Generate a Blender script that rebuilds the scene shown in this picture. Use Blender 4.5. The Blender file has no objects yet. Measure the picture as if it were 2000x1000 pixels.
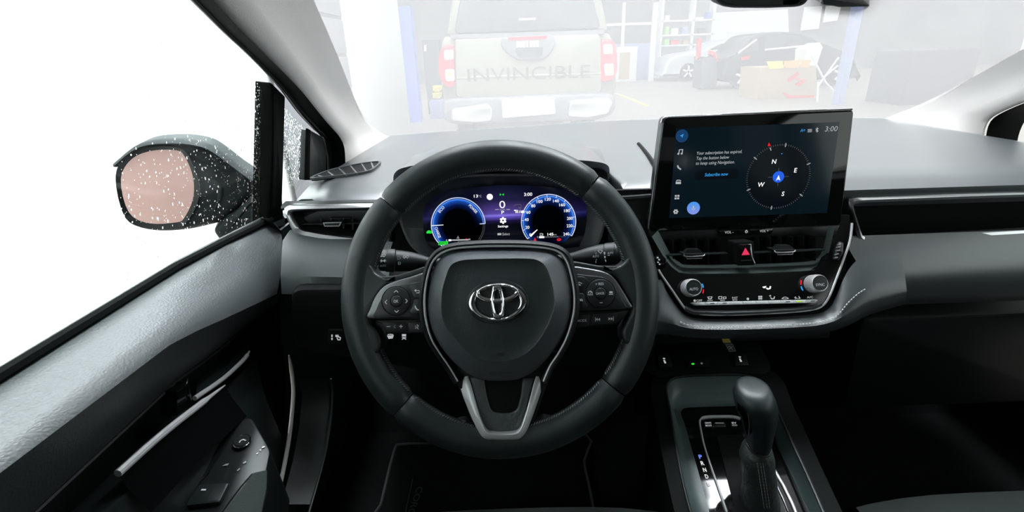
import bpy, bmesh, math, random
from mathutils import Vector, Matrix
random.seed(7)
PI = math.pi
R_ = math.radians
scene = bpy.context.scene
COL = scene.collection

# ---------------------------------------------------------------- camera
FPX = 982.0
PITCH, ROLL = R_(22.0), R_(2.0)
CAM = Vector((0, 0, 1.2))
_f = Vector((0, math.cos(PITCH), -math.sin(PITCH)))
_r0 = Vector((1, 0, 0))
_u0 = _r0.cross(_f)
_r = _r0 * math.cos(ROLL) - _u0 * math.sin(ROLL)
_u = _u0 * math.cos(ROLL) + _r0 * math.sin(ROLL)
cam_data = bpy.data.cameras.new('camera')
cam_data.sensor_width = 36.0
cam_data.lens = 36.0 * FPX / 2000.0
cam_data.clip_start = 0.01
cam_data.clip_end = 300
cam = bpy.data.objects.new('camera', cam_data)
COL.objects.link(cam)
cam.matrix_world = Matrix(((_r.x, _u.x, -_f.x, CAM.x), (_r.y, _u.y, -_f.y, CAM.y), (_r.z, _u.z, -_f.z, CAM.z), (0, 0, 0, 1)))
scene.camera = cam

# ---------------------------------------------------------------- light
world = bpy.data.worlds.new('world')
scene.world = world
world.use_nodes = True
wn = world.node_tree.nodes['Background']
wn.inputs['Color'].default_value = (0.95, 1.0, 1.0, 1)
wn.inputs['Strength'].default_value = 2.0
vs = scene.view_settings
vs.view_transform = 'Standard'
vs.look = 'None'
vs.exposure = 0.0
vs.gamma = 1.0
vs.use_curve_mapping = False
scene.cycles.use_adaptive_sampling = False

# ---------------------------------------------------------------- geometry helpers
def ray(x, y):
    return _f + _r * ((x - 1000) / FPX) + _u * ((500 - y) / FPX)
def D(x, y, t):                      # pixel at a distance along the view axis
    return CAM + ray(x, y) * t
def AX(x, y, i, v):                  # pixel on the plane where coordinate i is v
    d = ray(x, y)
    return CAM + d * ((v - CAM[i]) / d[i])
def XP(pts, v): return [AX(x, y, 0, v) for x, y in pts]
def ZP(pts, v): return [AX(x, y, 2, v) for x, y in pts]
def YP(pts, v): return [AX(x, y, 1, v) for x, y in pts]

class Fr:
    """A plane standing in the car: origin, right, up, normal towards the driver."""
    def __init__(s, O, tilt=0.0, yaw=0.0, rot=0.0):
        s.O = Vector(O)
        n = Vector((math.sin(yaw) * math.cos(tilt), -math.cos(yaw) * math.cos(tilt), math.sin(tilt)))
        a = Vector((math.cos(yaw), math.sin(yaw), 0))
        b = n.cross(a)
        s.a = a * math.cos(rot) + b * math.sin(rot)
        s.b = b * math.cos(rot) - a * math.sin(rot)
        s.n = n
    def px(s, x, y, h=0.0):
        d = ray(x, y)
        t = (s.O + s.n * h - CAM).dot(s.n) / d.dot(s.n)
        p = CAM + d * t - s.O
        return (p.dot(s.a), p.dot(s.b))
    def P(s, pts, h=0.0):
        return [s.px(x, y, h) for x, y in pts]
    def w(s, u, v, h=0.0):
        return s.O + s.a * u + s.b * v + s.n * h
    def pw(s, x, y, h=0.0):
        return s.w(*s.px(x, y, h), h)
    def scale(s, x, y, h=0.0):       # metres per pixel near a pixel
        p, q = s.px(x - 5, y, h), s.px(x + 5, y, h)
        return math.hypot(q[0] - p[0], q[1] - p[1]) / 10

def cr(pts, n=6, closed=True):       # Catmull-Rom through points
    out, N = [], len(pts)
    rng = range(N) if closed else range(N - 1)
    for i in rng:
        if closed: p0, p1, p2, p3 = pts[i - 1], pts[i], pts[(i + 1) % N], pts[(i + 2) % N]
        else:
            p0, p1, p2, p3 = pts[max(i - 1, 0)], pts[i], pts[i + 1], pts[min(i + 2, N - 1)]
        for k in range(n):
            t = k / n
            out.append(tuple(0.5 * (2 * b + (c - a) * t + (2 * a - 5 * b + 4 * c - d) * t * t + (3 * b - a - 3 * c + d) * t ** 3)
                             for a, b, c, d in zip(p0, p1, p2, p3)))
    if not closed: out.append(tuple(pts[-1]))
    return out
def crv(pts, n=6, closed=False): return [Vector(p) for p in cr(pts, n, closed)]
def rnd(pts, r, n=4):                # polygon with rounded corners
    out, N = [], len(pts)
    for i in range(N):
        p, a, b = Vector(pts[i]).to_2d(), Vector(pts[i - 1]).to_2d(), Vector(pts[(i + 1) % N]).to_2d()
        da, db = a - p, b - p
        rr = min(r, da.length * .45, db.length * .45)
        s, e = p + da.normalized() * rr, p + db.normalized() * rr
        for k in range(n + 1):
            t = k / n
            q = s * (1 - t) ** 2 + p * 2 * t * (1 - t) + e * t * t
            out.append((q.x, q.y))
    return out
def area(p): return sum(p[i - 1][0] * p[i][1] - p[i][0] * p[i - 1][1] for i in range(len(p))) / 2
def ccw(p): return p if area(p) > 0 else p[::-1]
def inset(pts, d):
    out, N = [], len(pts)
    for i in range(N):
        p, a, b = Vector(pts[i]), Vector(pts[i - 1]), Vector(pts[(i + 1) % N])
        e1, e2 = (p - a), (b - p)
        if e1.length < 1e-9: e1 = e2
        if e2.length < 1e-9: e2 = e1
        e1, e2 = e1.normalized(), e2.normalized()
        n1, n2 = Vector((-e1.y, e1.x)), Vector((-e2.y, e2.x))
        m = n1 + n2
        if m.length < 1e-6: m = n1
        m.normalize()
        k = min(1.0 / max(m.dot(n1), .35), 2)
        q = p + m * d * k
        out.append((q.x, q.y))
    return out
def resample(pts, n, closed=True):
    P_ = [Vector(p) for p in pts]
    if closed: P_ = P_ + [P_[0]]
    L = [0]
    for i in range(1, len(P_)): L.append(L[-1] + (P_[i] - P_[i - 1]).length)
    out, j = [], 0
    m = n if closed else n - 1
    for k in range(n):
        s = L[-1] * k / m
        while j < len(L) - 2 and L[j + 1] < s: j += 1
        t = (s - L[j]) / max(L[j + 1] - L[j], 1e-12)
        out.append(P_[j].lerp(P_[j + 1], min(max(t, 0), 1)))
    return out
def ell(cx, cy, rx, ry=None, n=40, a0=0, a1=2 * PI, end=False):
    ry = rx if ry is None else ry
    m = n - 1 if end else n
    return [(cx + rx * math.cos(a0 + (a1 - a0) * k / m), cy + ry * math.sin(a0 + (a1 - a0) * k / m)) for k in range(n)]

# geometry = (verts, faces) in world space
def cat(*gs):
    V, Fc = [], []
    for v, f in gs:
        o = len(V)
        V += v
        Fc += [tuple(i + o for i in q) for q in f]
    return V, Fc
def prism(fr, pts, h0, h1, bev=0.0, seg=2):
    pts = ccw([tuple(p) for p in pts])
    N = len(pts)
    rings = [(pts, h0)]
    if bev > 0:
        rings.append((pts, h1 - bev))
        for k in range(1, seg + 1):
            a = PI / 2 * k / seg
            rings.append((inset(pts, bev * (1 - math.cos(a))), h1 - bev + bev * math.sin(a)))
    else: rings.append((pts, h1))
    V, Fc = [], []
    for p, h in rings: V += [fr.w(u, v, h) for u, v in p]
    for r in range(len(rings) - 1):
        for i in range(N):
            j = (i + 1) % N
            Fc.append((r * N + i, r * N + j, (r + 1) * N + j, (r + 1) * N + i))
    Fc.append(tuple(range(N))[::-1])
    Fc.append(tuple(range((len(rings) - 1) * N, len(rings) * N)))
    return V, Fc
def band(fr, outer, inner, h0, h1, n=96, hi=None, crown=0.0):
    """Closed ring between two outlines; hi = height of the inner edge."""
    hi = h1 if hi is None else hi
    o, i_ = [tuple(p) for p in resample(ccw(outer), n)], None
    inn = [tuple(p) for p in resample(ccw(inner), n)]
    k = min(range(n), key=lambda q: (inn[q][0] - o[0][0]) ** 2 + (inn[q][1] - o[0][1]) ** 2)
    inn = inn[k:] + inn[:k]
    mid = [((a[0] + b[0]) / 2, (a[1] + b[1]) / 2) for a, b in zip(o, inn)]
    rings = [[fr.w(u, v, h0) for u, v in o], [fr.w(u, v, h1) for u, v in o]]
    if crown: rings.append([fr.w(u, v, (h1 + hi) / 2 + crown) for u, v in mid])
    rings += [[fr.w(u, v, hi) for u, v in inn], [fr.w(u, v, h0) for u, v in inn]]
    V = [p for r in rings for p in r]
    m = len(rings)
    Fc = [((r % m) * n + i, (r % m) * n + (i + 1) % n, ((r + 1) % m) * n + (i + 1) % n, ((r + 1) % m) * n + i) for r in range(m) for i in range(n)]
    return V, Fc
def rings3(rings, closed=True, caps=True):
    """Loft through rings of 3D points."""
    n = len(rings[0])
    V = [Vector(p) for r in rings for p in r]
    Fc = []
    for r in range(len(rings) - 1):
        for i in range(n if closed else n - 1):
            j = (i + 1) % n
            Fc.append((r * n + i, r * n + j, (r + 1) * n + j, (r + 1) * n + i))
    if caps and closed:
        Fc.append(tuple(range(n))[::-1])
        Fc.append(tuple(range((len(rings) - 1) * n, len(rings) * n)))
    return V, Fc
def loft(rows, n=None, thick=0.0, down=None):
    if n: rows = [resample(r, n, False) for r in rows]
    V, Fc = rings3(rows, False, False)
    if thick:
        nr, nc = len(rows), len(rows[0])
        off = down if down else Vector((0, 0, -1))
        o = len(V)
        V2 = [v + off * thick for v in V]
        F2 = [tuple(i + o for i in q[::-1]) for q in Fc]
        E = []
        for i in range(nc - 1):
            E.append((i, i + o, i + 1 + o, i + 1))
            b = (nr - 1) * nc
            E.append((b + i + 1, b + i + 1 + o, b + i + o, b + i))
        for r in range(nr - 1):
            a, b = r * nc, (r + 1) * nc
            E.append((b, b + o, a + o, a))
            a, b = a + nc - 1, b + nc - 1
            E.append((a, a + o, b + o, b))
        V, Fc = V + V2, Fc + F2 + E
    return V, Fc
def sweep(path, r, seg=10, closed=False, ry=None, up=None, caps=True):
    """Tube along a path; r, ry numbers or lists."""
    path = [Vector(p) for p in path]
    N = len(path)
    rs = r if isinstance(r, (list, tuple)) else [r] * N
    rys = rs if ry is None else (ry if isinstance(ry, (list, tuple)) else [ry] * N)
    rings, ref = [], Vector(up) if up is not None else None
    for i in range(N):
        t = (path[(i + 1) % N] - path[i - 1]) if closed else (path[min(i + 1, N - 1)] - path[max(i - 1, 0)])
        t.normalize()
        if ref is None:
            ref = Vector((0, 0, 1)) if abs(t.z) < .9 else Vector((1, 0, 0))
        b = t.cross(ref).normalized()
        c = b.cross(t).normalized()
        if up is None: ref = c
        rings.append([path[i] + b * (rs[i] * math.cos(2 * PI * k / seg)) + c * (rys[i] * math.sin(2 * PI * k / seg)) for k in range(seg)])
    if closed: rings.append(rings[0])
    return rings3(rings, True, caps and not closed)
def lathe(O, axis, prof, seg=32):
    """prof = [(radius, height along axis)]."""
    axis = Vector(axis).normalized()
    ref = Vector((0, 0, 1)) if abs(axis.z) < .9 else Vector((0, 1, 0))
    a = axis.cross(ref).normalized()
    b = axis.cross(a)
    O = Vector(O)
    rings = [[O + axis * h + (a * math.cos(2 * PI * k / seg) + b * math.sin(2 * PI * k / seg)) * max(r, 1e-5) for k in range(seg)] for r, h in prof]
    return rings3(rings)
def flathe(fr, u, v, prof, seg=32): return lathe(fr.w(u, v, 0), fr.n, prof, seg)
def boxg(c, s, rz=0.0, bev=0.0):
    c = Vector(c)
    f = Fr(c, PI / 2)                 # normal up
    f.a, f.b, f.n = Vector((math.cos(rz), math.sin(rz), 0)), Vector((-math.sin(rz), math.cos(rz), 0)), Vector((0, 0, 1))
    x, y, z = s[0] / 2, s[1] / 2, s[2] / 2
    return prism(f, [(-x, -y), (x, -y), (x, y), (-x, y)], -z, z, bev)
def stroke(fr, pts, wd, h0, h1, closed=False):
    """Flat line of a width along uv points."""
    P_ = [Vector(p) for p in pts]
    N = len(P_)
    L, Rr = [], []
    for i in range(N):
        if closed: t1, t2 = P_[i] - P_[i - 1], P_[(i + 1) % N] - P_[i]
        else: t1, t2 = P_[i] - P_[max(i - 1, 0)], P_[min(i + 1, N - 1)] - P_[i]
        if t1.length < 1e-9: t1 = t2
        if t2.length < 1e-9: t2 = t1
        t1, t2 = t1.normalized(), t2.normalized()
        t = t1 + t2
        t = t.normalized() if t.length > 1e-6 else t1
        k = 1 / max(t.dot(t1), .5)
        n = Vector((-t.y, t.x)) * (wd / 2 * k)
        L.append(P_[i] + n)
        Rr.append(P_[i] - n)
    rings = [[fr.w(*p, h1) for p in L], [fr.w(*p, h1) for p in Rr], [fr.w(*p, h0) for p in Rr], [fr.w(*p, h0) for p in L]]
    cols = [[r[i] for r in rings] for i in range(N)]
    if closed: cols.append(cols[0])
    V, Fc = rings3(cols, True, not closed)
    return V, Fc
def pstroke(fr, pts, wpx, h=0.0006, closed=False, h0=None):   # the same traced in pixels
    hh = h
    k = fr.scale(*pts[0], hh)
    return stroke(fr, fr.P(pts, hh), wpx * k, h - .0006 if h0 is None else h0, h, closed)
def ppoly(fr, pts, h=0.0006, h0=None):
    return prism(fr, fr.P(pts, h), h - .0006 if h0 is None else h0, h)
_font_cache = {}
def textg(fr, s, x, y, hpx, h=0.0006, wpx=None, rot=0.0, thick=0.0003, shear=0.0, bold=0.0):
    """Lettering centred on a pixel: cap height hpx (of the string's own box), optional width wpx."""
    key = (s, bold)
    if key not in _font_cache:
        c = bpy.data.curves.new('lettering', 'FONT')
        c.body = s
        c.resolution_u = 3
        c.offset = bold
        o = bpy.data.objects.new('lettering', c)
        m = o.to_mesh()
        vs_ = [(v.co.x, v.co.y) for v in m.vertices]
        fs_ = [tuple(p.vertices) for p in m.polygons]
        o.to_mesh_clear()
        bpy.data.objects.remove(o)
        bpy.data.curves.remove(c)
        _font_cache[key] = (vs_, fs_)
    vs_, fs_ = _font_cache[key]
    x0, x1 = min(v[0] for v in vs_), max(v[0] for v in vs_)
    y0, y1 = min(v[1] for v in vs_), max(v[1] for v in vs_)
    k = fr.scale(x, y, h)
    sy = hpx * k / (y1 - y0)
    sx = wpx * k / (x1 - x0) if wpx else sy
    cu, cv = fr.px(x, y, h)
    V = []
    for a, b in vs_:
        p, q = (a - (x0 + x1) / 2) * sx, (b - (y0 + y1) / 2) * sy
        p += q * shear
        p, q = p * math.cos(rot) - q * math.sin(rot), p * math.sin(rot) + q * math.cos(rot)
        V.append(fr.w(cu + p, cv + q, h))
    return V, list(fs_)

# ---------------------------------------------------------------- object helpers
ORG = {}
def mk(name, g, mat, parent=None, sharp=35, kind=None, label=None):
    V, Fc = g
    while parent is not None and parent.parent is not None and parent.parent.parent is not None:
        parent = parent.parent                        # thing > part > sub-part, no deeper
    if parent is None:
        lo = [min(v[i] for v in V) for i in range(3)]
        hi = [max(v[i] for v in V) for i in range(3)]
        org = Vector(((lo[0] + hi[0]) / 2, (lo[1] + hi[1]) / 2, lo[2]))
    else: org = ORG[parent.name]
    me = bpy.data.meshes.new(name)
    me.from_pydata([tuple(v - org) for v in V], [], Fc)
    bm = bmesh.new()
    bm.from_mesh(me)
    bmesh.ops.remove_doubles(bm, verts=bm.verts, dist=1e-6)
    if len(bm.faces) < 60000: bmesh.ops.recalc_face_normals(bm, faces=bm.faces)
    bm.to_mesh(me)
    bm.free()
    me.polygons.foreach_set('use_smooth', [True] * len(me.polygons))
    me.set_sharp_from_angle(angle=R_(sharp))
    me.materials.append(MATS[mat] if isinstance(mat, str) else mat)
    o = bpy.data.objects.new(name, me)
    COL.objects.link(o)
    if parent is None: o.location = org
    else: o.parent = parent
    ORG[o.name] = org
    if kind: o['kind'] = kind
    if label: o['label'] = label
    return o
def thing(name, label, cat_, loc, group=None, kind=None):
    o = bpy.data.objects.new(name, None)
    COL.objects.link(o)
    o.location = Vector(loc)
    o.empty_display_size = .05
    ORG[o.name] = Vector(loc)
    if kind: o['kind'] = kind
    if cat_: o['category'] = cat_
    if label: o['label'] = label
    if group: o['group'] = group
    return o
def tag(o, label, cat_, group=None):
    o['label'], o['category'] = label, cat_
    if group: o['group'] = group
    return o
def struct(name, g, mat, label=None, sharp=35):
    o = mk(name, g, mat, None, sharp, 'structure')
    if label: o['label'] = label
    return o

# ---------------------------------------------------------------- materials
MATS = {}
def mat(name, col, rough=.5, metal=0.0, spec=.5, bump=None, coat=0.0, emit=None, es=1.0, vary=None, trans=0.0, alpha=1.0, sheen=0.0, coat_r=.05):
    m = bpy.data.materials.new(name)
    m.use_nodes = True
    nt = m.node_tree
    b = nt.nodes['Principled BSDF']
    b.inputs['Base Color'].default_value = (*col, 1)
    b.inputs['Roughness'].default_value = rough
    b.inputs['Metallic'].default_value = metal
    b.inputs['Specular IOR Level'].default_value = spec
    b.inputs['Coat Weight'].default_value = coat
    b.inputs['Coat Roughness'].default_value = coat_r
    b.inputs['Transmission Weight'].default_value = trans
    b.inputs['Alpha'].default_value = alpha
    b.inputs['Sheen Weight'].default_value = sheen
    if emit:
        b.inputs['Emission Color'].default_value = (*emit, 1)
        b.inputs['Emission Strength'].default_value = es
    if bump or vary:
        tc = nt.nodes.new('ShaderNodeTexCoord')
    if bump:
        kind, sc, st, dist = bump
        if kind == 'voronoi':
            t = nt.nodes.new('ShaderNodeTexVoronoi')
            t.feature = 'SMOOTH_F1'
        else:
            t = nt.nodes.new('ShaderNodeTexNoise')
            t.inputs['Detail'].default_value = 3
        t.inputs['Scale'].default_value = sc
        nt.links.new(tc.outputs['Object'], t.inputs['Vector'])
        bn = nt.nodes.new('ShaderNodeBump')
        bn.inputs['Strength'].default_value = st
        bn.inputs['Distance'].default_value = dist
        nt.links.new(t.outputs[0], bn.inputs['Height'])
        nt.links.new(bn.outputs[0], b.inputs['Normal'])
    if vary:
        sc, col2 = vary
        t = nt.nodes.new('ShaderNodeTexNoise')
        t.inputs['Scale'].default_value = sc
        t.inputs['Detail'].default_value = 4
        nt.links.new(tc.outputs['Object'], t.inputs['Vector'])
        rp = nt.nodes.new('ShaderNodeValToRGB')
        rp.color_ramp.elements[0].position = .35
        rp.color_ramp.elements[1].position = .65
        rp.color_ramp.elements[0].color = (*col, 1)
        rp.color_ramp.elements[1].color = (*col2, 1)
        nt.links.new(t.outputs[0], rp.inputs[0])
        nt.links.new(rp.outputs[0], b.inputs['Base Color'])
    MATS[name] = m
    return m
def emis(name, col, s=1.0):
    m = bpy.data.materials.new(name)
    m.use_nodes = True
    nt = m.node_tree
    nt.nodes.remove(nt.nodes['Principled BSDF'])
    e = nt.nodes.new('ShaderNodeEmission')
    e.inputs['Color'].default_value = (*col, 1)
    e.inputs['Strength'].default_value = s
    nt.links.new(e.outputs[0], nt.nodes['Material Output'].inputs[0])
    MATS[name] = m
    return m
mat('leather', (.014, .021, .021), .40, bump=('voronoi', 1100, .12, .0006))
mat('leather_pad', (.019, .027, .028), .42, bump=('voronoi', 800, .35, .0008))
mat('soft_dash', (.060, .070, .073), .36, spec=1.0, bump=('noise', 1500, .15, .0005))
mat('dash_top_glare', (.092, .102, .110), .30, spec=1.0, coat=.6, coat_r=.28, bump=('noise', 1500, .15, .0005))  # base lightened to carry the windscreen glare on the dark grey pad
mat('knee_plastic', (.056, .068, .070), .42, bump=('noise', 1500, .15, .0005))
mat('tray_plastic', (.07, .10, .10), .38)
mat('lip_plastic', (.075, .10, .095), .45)
mat('hood_plastic', (.060, .068, .070), .42, bump=('noise', 1500, .15, .0005))
mat('grain_plastic', (.070, .080, .083), .42, bump=('voronoi', 500, .35, .001))
mat('dark_plastic', (.008, .013, .013), .45)
mat('black_plastic', (.004, .007, .007), .45)
mat('deep_black', (.002, .003, .003), .7, spec=.2)
mat('piano_black', (.004, .005, .005), .06, spec=.5)
mat('satin_silver', (.62, .63, .64), .28, metal=1.0)
mat('satin_grey', (.17, .18, .185), .36, metal=1.0)
mat('chrome', (.85, .86, .87), .07, metal=1.0)
mat('dark_chrome', (.25, .26, .27), .12, metal=1.0)
mat('rubber', (.003, .0045, .004), .8, spec=.08)
mat('bright_silver', (.72, .73, .74), .35, metal=.45)
mat('pad_border', (.062, .071, .078), .34, bump=('voronoi', 800, .3, .0008))
mat('console_black', (.003, .005, .005), .7, spec=.15)
mat('felt_grey', (.80, .78, .755), .95, spec=.1, bump=('noise', 900, .4, .0008))
mat('headliner', (.45, .45, .44), .95, spec=.1)
mat('carpet', (.006, .007, .007), .95, spec=.1, bump=('noise', 600, .8, .002))
mat('mat_edge', (.05, .055, .055), .9)
mat('seat_fabric', (.012, .018, .016), .9, bump=('noise', 700, .6, .001))
mat('white_print', (.75, .77, .78), .5)
mat('grey_print', (.30, .31, .32), .5)
mat('black_print', (.004, .005, .005), .6)
mat('thread_white', (.62, .64, .64), .6)
mat('thread_dark', (.14, .15, .15), .6)
mat('key_silver', (.82, .84, .86), .4, metal=.15)
mat('boot_leather', (.035, .045, .044), .45, bump=('noise', 120, .5, .004))
mat('gap_light_pale', (.85, .82, .76), .4)
mat('yellow_print', (.45, .36, .04), .5)
emis('glow_white', (1, 1, 1), 1.1)
emis('glow_soft', (.80, .84, .86), .55)
emis('glow_dim', (.6, .65, .7), .16)
emis('glow_green', (.02, .85, .05), .9)
emis('glow_red', (.95, .02, .04), .8)
emis('glow_pink', (1.0, .05, .14), .8)
emis('glow_blue', (.02, .12, .8), 1.0)
emis('glow_sky', (.05, .40, .95), .8)
emis('glow_navy', (.02, .10, .28), .5)
emis('glow_ring', (.60, .70, 1.0), 1.0)
emis('glow_ringblue', (.10, .30, 1.0), 1.0)
emis('glow_pblue', (.15, .25, 1.0), 1.6)
emis('glow_lime', (.55, .9, .05), .8)
# ================================================================ glass
def glass_mat(name, haze, tint=(1, 1, 1), refl=0.06, film=(.138, .135, .132)):
    m = bpy.data.materials.new(name)
    m.use_nodes = True
    nt = m.node_tree
    nt.nodes.remove(nt.nodes['Principled BSDF'])
    tr = nt.nodes.new('ShaderNodeBsdfTransparent')
    tr.inputs[0].default_value = (*tint, 1)
    tl = nt.nodes.new('ShaderNodeBsdfTranslucent')
    tl.inputs[0].default_value = (*film, 1)
    mx = nt.nodes.new('ShaderNodeMixShader')
    mx.inputs[0].default_value = haze
    nt.links.new(tr.outputs[0], mx.inputs[1])
    nt.links.new(tl.outputs[0], mx.inputs[2])
    gl = nt.nodes.new('ShaderNodeBsdfGlossy')
    gl.inputs['Roughness'].default_value = .02
    m2 = nt.nodes.new('ShaderNodeMixShader')
    m2.inputs[0].default_value = refl
    nt.links.new(mx.outputs[0], m2.inputs[1])
    nt.links.new(gl.outputs[0], m2.inputs[2])
    nt.links.new(m2.outputs[0], nt.nodes['Material Output'].inputs[0])
    MATS[name] = m
glass_mat('windscreen_glass', .69, refl=.0)
glass_mat('side_glass', .0, (.97, .99, .98), .03)
def drop_mat():
    m = bpy.data.materials.new('water_drop')
    m.use_nodes = True
    nt = m.node_tree
    nt.nodes.remove(nt.nodes['Principled BSDF'])
    g = nt.nodes.new('ShaderNodeBsdfGlass')
    g.inputs['IOR'].default_value = 1.33
    g.inputs['Roughness'].default_value = 0
    nt.links.new(g.outputs[0], nt.nodes['Material Output'].inputs[0])
    MATS['water_drop'] = m
drop_mat()

# ================================================================ car shell
CXC = .355                                            # middle of the car
def base_y(x):
    t = abs(x - CXC)
    pts = [(0, 1.553), (.11, 1.546), (.34, 1.482), (.545, 1.442), (.673, 1.406), (.8, 1.36)]
    for (a, ya), (b, yb) in zip(pts, pts[1:]):
        if t <= b: return ya + (yb - ya) * (t - a) / (b - a)
    return 1.34
WSK = .494
def ws_pt(x, z):                                      # a point of the windscreen surface
    return Vector((x, base_y(x) + (1.0 - z) / WSK + .03 * math.sin(PI * min(max((z - 1) / .42, 0), 1)), z))
def ws_hit(px, py):                                   # pixel on the windscreen near the left pillar
    d = ray(px, py)
    n = Vector((0, WSK, 1))
    q = Vector((0, 1.42, 1.0))
    return CAM + d * ((q - CAM).dot(n) / d.dot(n))
xs = [-.385 + 1.48 * k / 30 for k in range(31)]
rows = [[ws_pt(CXC + (x - CXC) * (1 - .03 * (z - .985) / .42), z) for x in xs] for z in (.985, 1.05, 1.12, 1.19, 1.26, 1.33, 1.405)]
win1 = struct('window_1', loft(rows), 'windscreen_glass', 'misted windscreen above the dashboard')
seal = sweep([ws_pt(x, .992) + Vector((0, -.012, 0)) for x in xs], .006, 6)
mk('windscreen_seal', seal, 'rubber', win1)

floor_g = cat(boxg((CXC, -.2, .32), (1.62, 2.9, .03)),
              boxg((CXC, 1.26, .62), (1.62, .03, .66)),
              loft([[Vector((x, 1.0, .335)) for x in (-.45, CXC, 1.16)], [Vector((x, 1.25, .55)) for x in (-.45, CXC, 1.16)]], thick=.02))
struct('floor', floor_g, 'carpet', 'black carpeted footwell floor of the car')
rf = [[Vector((CXC + u * .70, y, zz - .06 * u * u)) for u in (-1, -.85, -.5, 0, .5, .85, 1)] for y, zz in ((.60, 1.40), (.3, 1.45), (-.3, 1.475), (-1.0, 1.46), (-1.6, 1.38))]
struct('ceiling', loft(rf, thick=.03, down=Vector((0, 0, 1))), 'headliner', 'pale grey fabric headliner of the car roof')
struct('wall_rear', cat(boxg((CXC, -1.62, .66), (1.60, .05, .68)), boxg((CXC, -1.2, .74), (1.3, .25, .5))), 'dark_plastic', 'dark rear bulkhead and seat back of the car')
for s in (-1, 1):
    x = CXC + s * .76
    side = boxg((x, -.95, .64), (.05, 1.3, .64))
    pillar = sweep([Vector((CXC + s * .75, -.32, .4)), Vector((CXC + s * .75, -.34, .95)), Vector((CXC + s * .68, -.42, 1.42))], .03, 8, ry=.07, up=(1, 0, 0))
    rail = sweep([Vector((CXC + s * .665, .62, 1.345)), Vector((CXC + s * .70, .2, 1.385)), Vector((CXC + s * .70, -.6, 1.40)), Vector((CXC + s * .66, -1.6, 1.33))], .03, 8)
    cowl = boxg((CXC + s * .80, 1.02, .62), (.04, .80, .58))
    cowl2 = boxg((CXC + s * .80, .80, .62), (.03, .32, .58))
    side = cat(side, cowl, cowl2)
    struct('wall_left' if s < 0 else 'wall_right', cat(side, pillar, rail), 'dark_plastic', 'dark rear side wall and door pillar of the car, ' + ('driver side' if s < 0 else 'passenger side'))

glass_mat('dimming_glass', .0, (.30, .32, .32), .04)  # unseen rear panes, tint added to dim reflections in the touchscreen
struct('window_4', boxg((CXC, -1.62, 1.19), (1.40, .006, .38)), 'dimming_glass', 'unseen rear window of the car with added dimming tint')
for s, nm in ((-1, 'window_5'), (1, 'window_6')):
    struct(nm, boxg((CXC + s * .735, -1.0, 1.16), (.006, 1.2, .40)), 'dimming_glass', 'unseen rear side window with added dimming tint, ' + ('driver side' if s < 0 else 'passenger side'))
# ---------------------------------------------------------------- left pillar trim
E1 = [(330, -90), (415, 10), (466, 63), (532, 126), (580, 174), (625, 228), (655, 262), (665, 285), (666, 330)]
E2 = [(575, -90), (617, 10), (640, 63), (670, 135), (691, 189), (709, 225), (727, 246), (748, 262), (775, 272)]
DG = Fr((-.42, .8, .955), R_(-8), R_(90))
e1 = [DG.pw(x, y, .03) for x, y in E1]
e2 = [ws_hit(x, y) for x, y in E2]
e2[-1] = AX(775, 272, 2, .992)
rows = []
for t, bulge in ((0, 0), (.04, .008), (.12, .014), (.25, .020), (.38, .018), (.5, .013), (.7, .007), (.9, .003), (1, 0)):
    row = []
    for i in range(len(e1)):
        p = e1[i].lerp(e2[i], t)
        row.append(p + (CAM - p).normalized() * bulge * (1.5 if t < .45 else 1))
    rows.append(crv(row, 4))
rows = [[p + Vector((-.004, .012, 0)) for p in rows[0]]] + rows
tr1 = struct('trim_1', loft(rows), 'felt_grey', 'grey felt covered windscreen pillar beside the driver window', 60)
# mirrored pillar on the passenger side
tr2 = struct('trim_2', loft([[Vector((2 * CXC - p.x, p.y, p.z)) for p in r] for r in rows]), 'felt_grey', 'grey felt covered windscreen pillar on the passenger side', 60)

# ---------------------------------------------------------------- driver door window
S = [(310, -60), (382, 10), (430, 57), (469, 93), (508, 132), (544, 171), (580, 219), (610, 251), (627, 268), (634, 300), (636, 350)]
win2 = thing('window_2', 'driver door window of wet glass with black surround', None, DG.pw(440, 300), kind='structure')
so = [DG.pw(x, y, 0) for x, y in S]
e1b = [DG.pw(x, y, .034) for x, y in [(330, -90)] + E1[1:]]
r0 = resample(crv(so, 4), 60, False)
r1 = resample(crv(e1b, 4), 60, False)
rows = [r0]
for t, b in ((.25, .006), (.3, .002), (.55, .012), (.85, .014), (1, .004)):
    rows.append([p.lerp(q, t) + Vector((b, 0, -b * .5)) for p, q in zip(r0, r1)])
mk('door_frame', loft(rows), 'rubber', win2, 50)
mk('weatherstrip', sweep([p.lerp(q, .10) + Vector((.006, 0, -.002)) for p, q in zip(r0, r1)], .005, 8), 'black_plastic', win2)
# divider bar between door glass and quarter glass
bar = DG.P([(528, 160), (556, 188), (553, 300), (550, 396), (553, 428), (521, 440), (522, 380), (525, 270)], .004)
dv = mk('divider_bar', prism(DG, rnd(bar, .004), -.02, .006, .004), 'rubber', win2)
mk('divider_lip', prism(DG, DG.P([(536, 172), (544, 176), (541, 300), (538, 405), (532, 412), (535, 300)], .009), .004, .009, .0015), 'rubber', win2)
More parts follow.
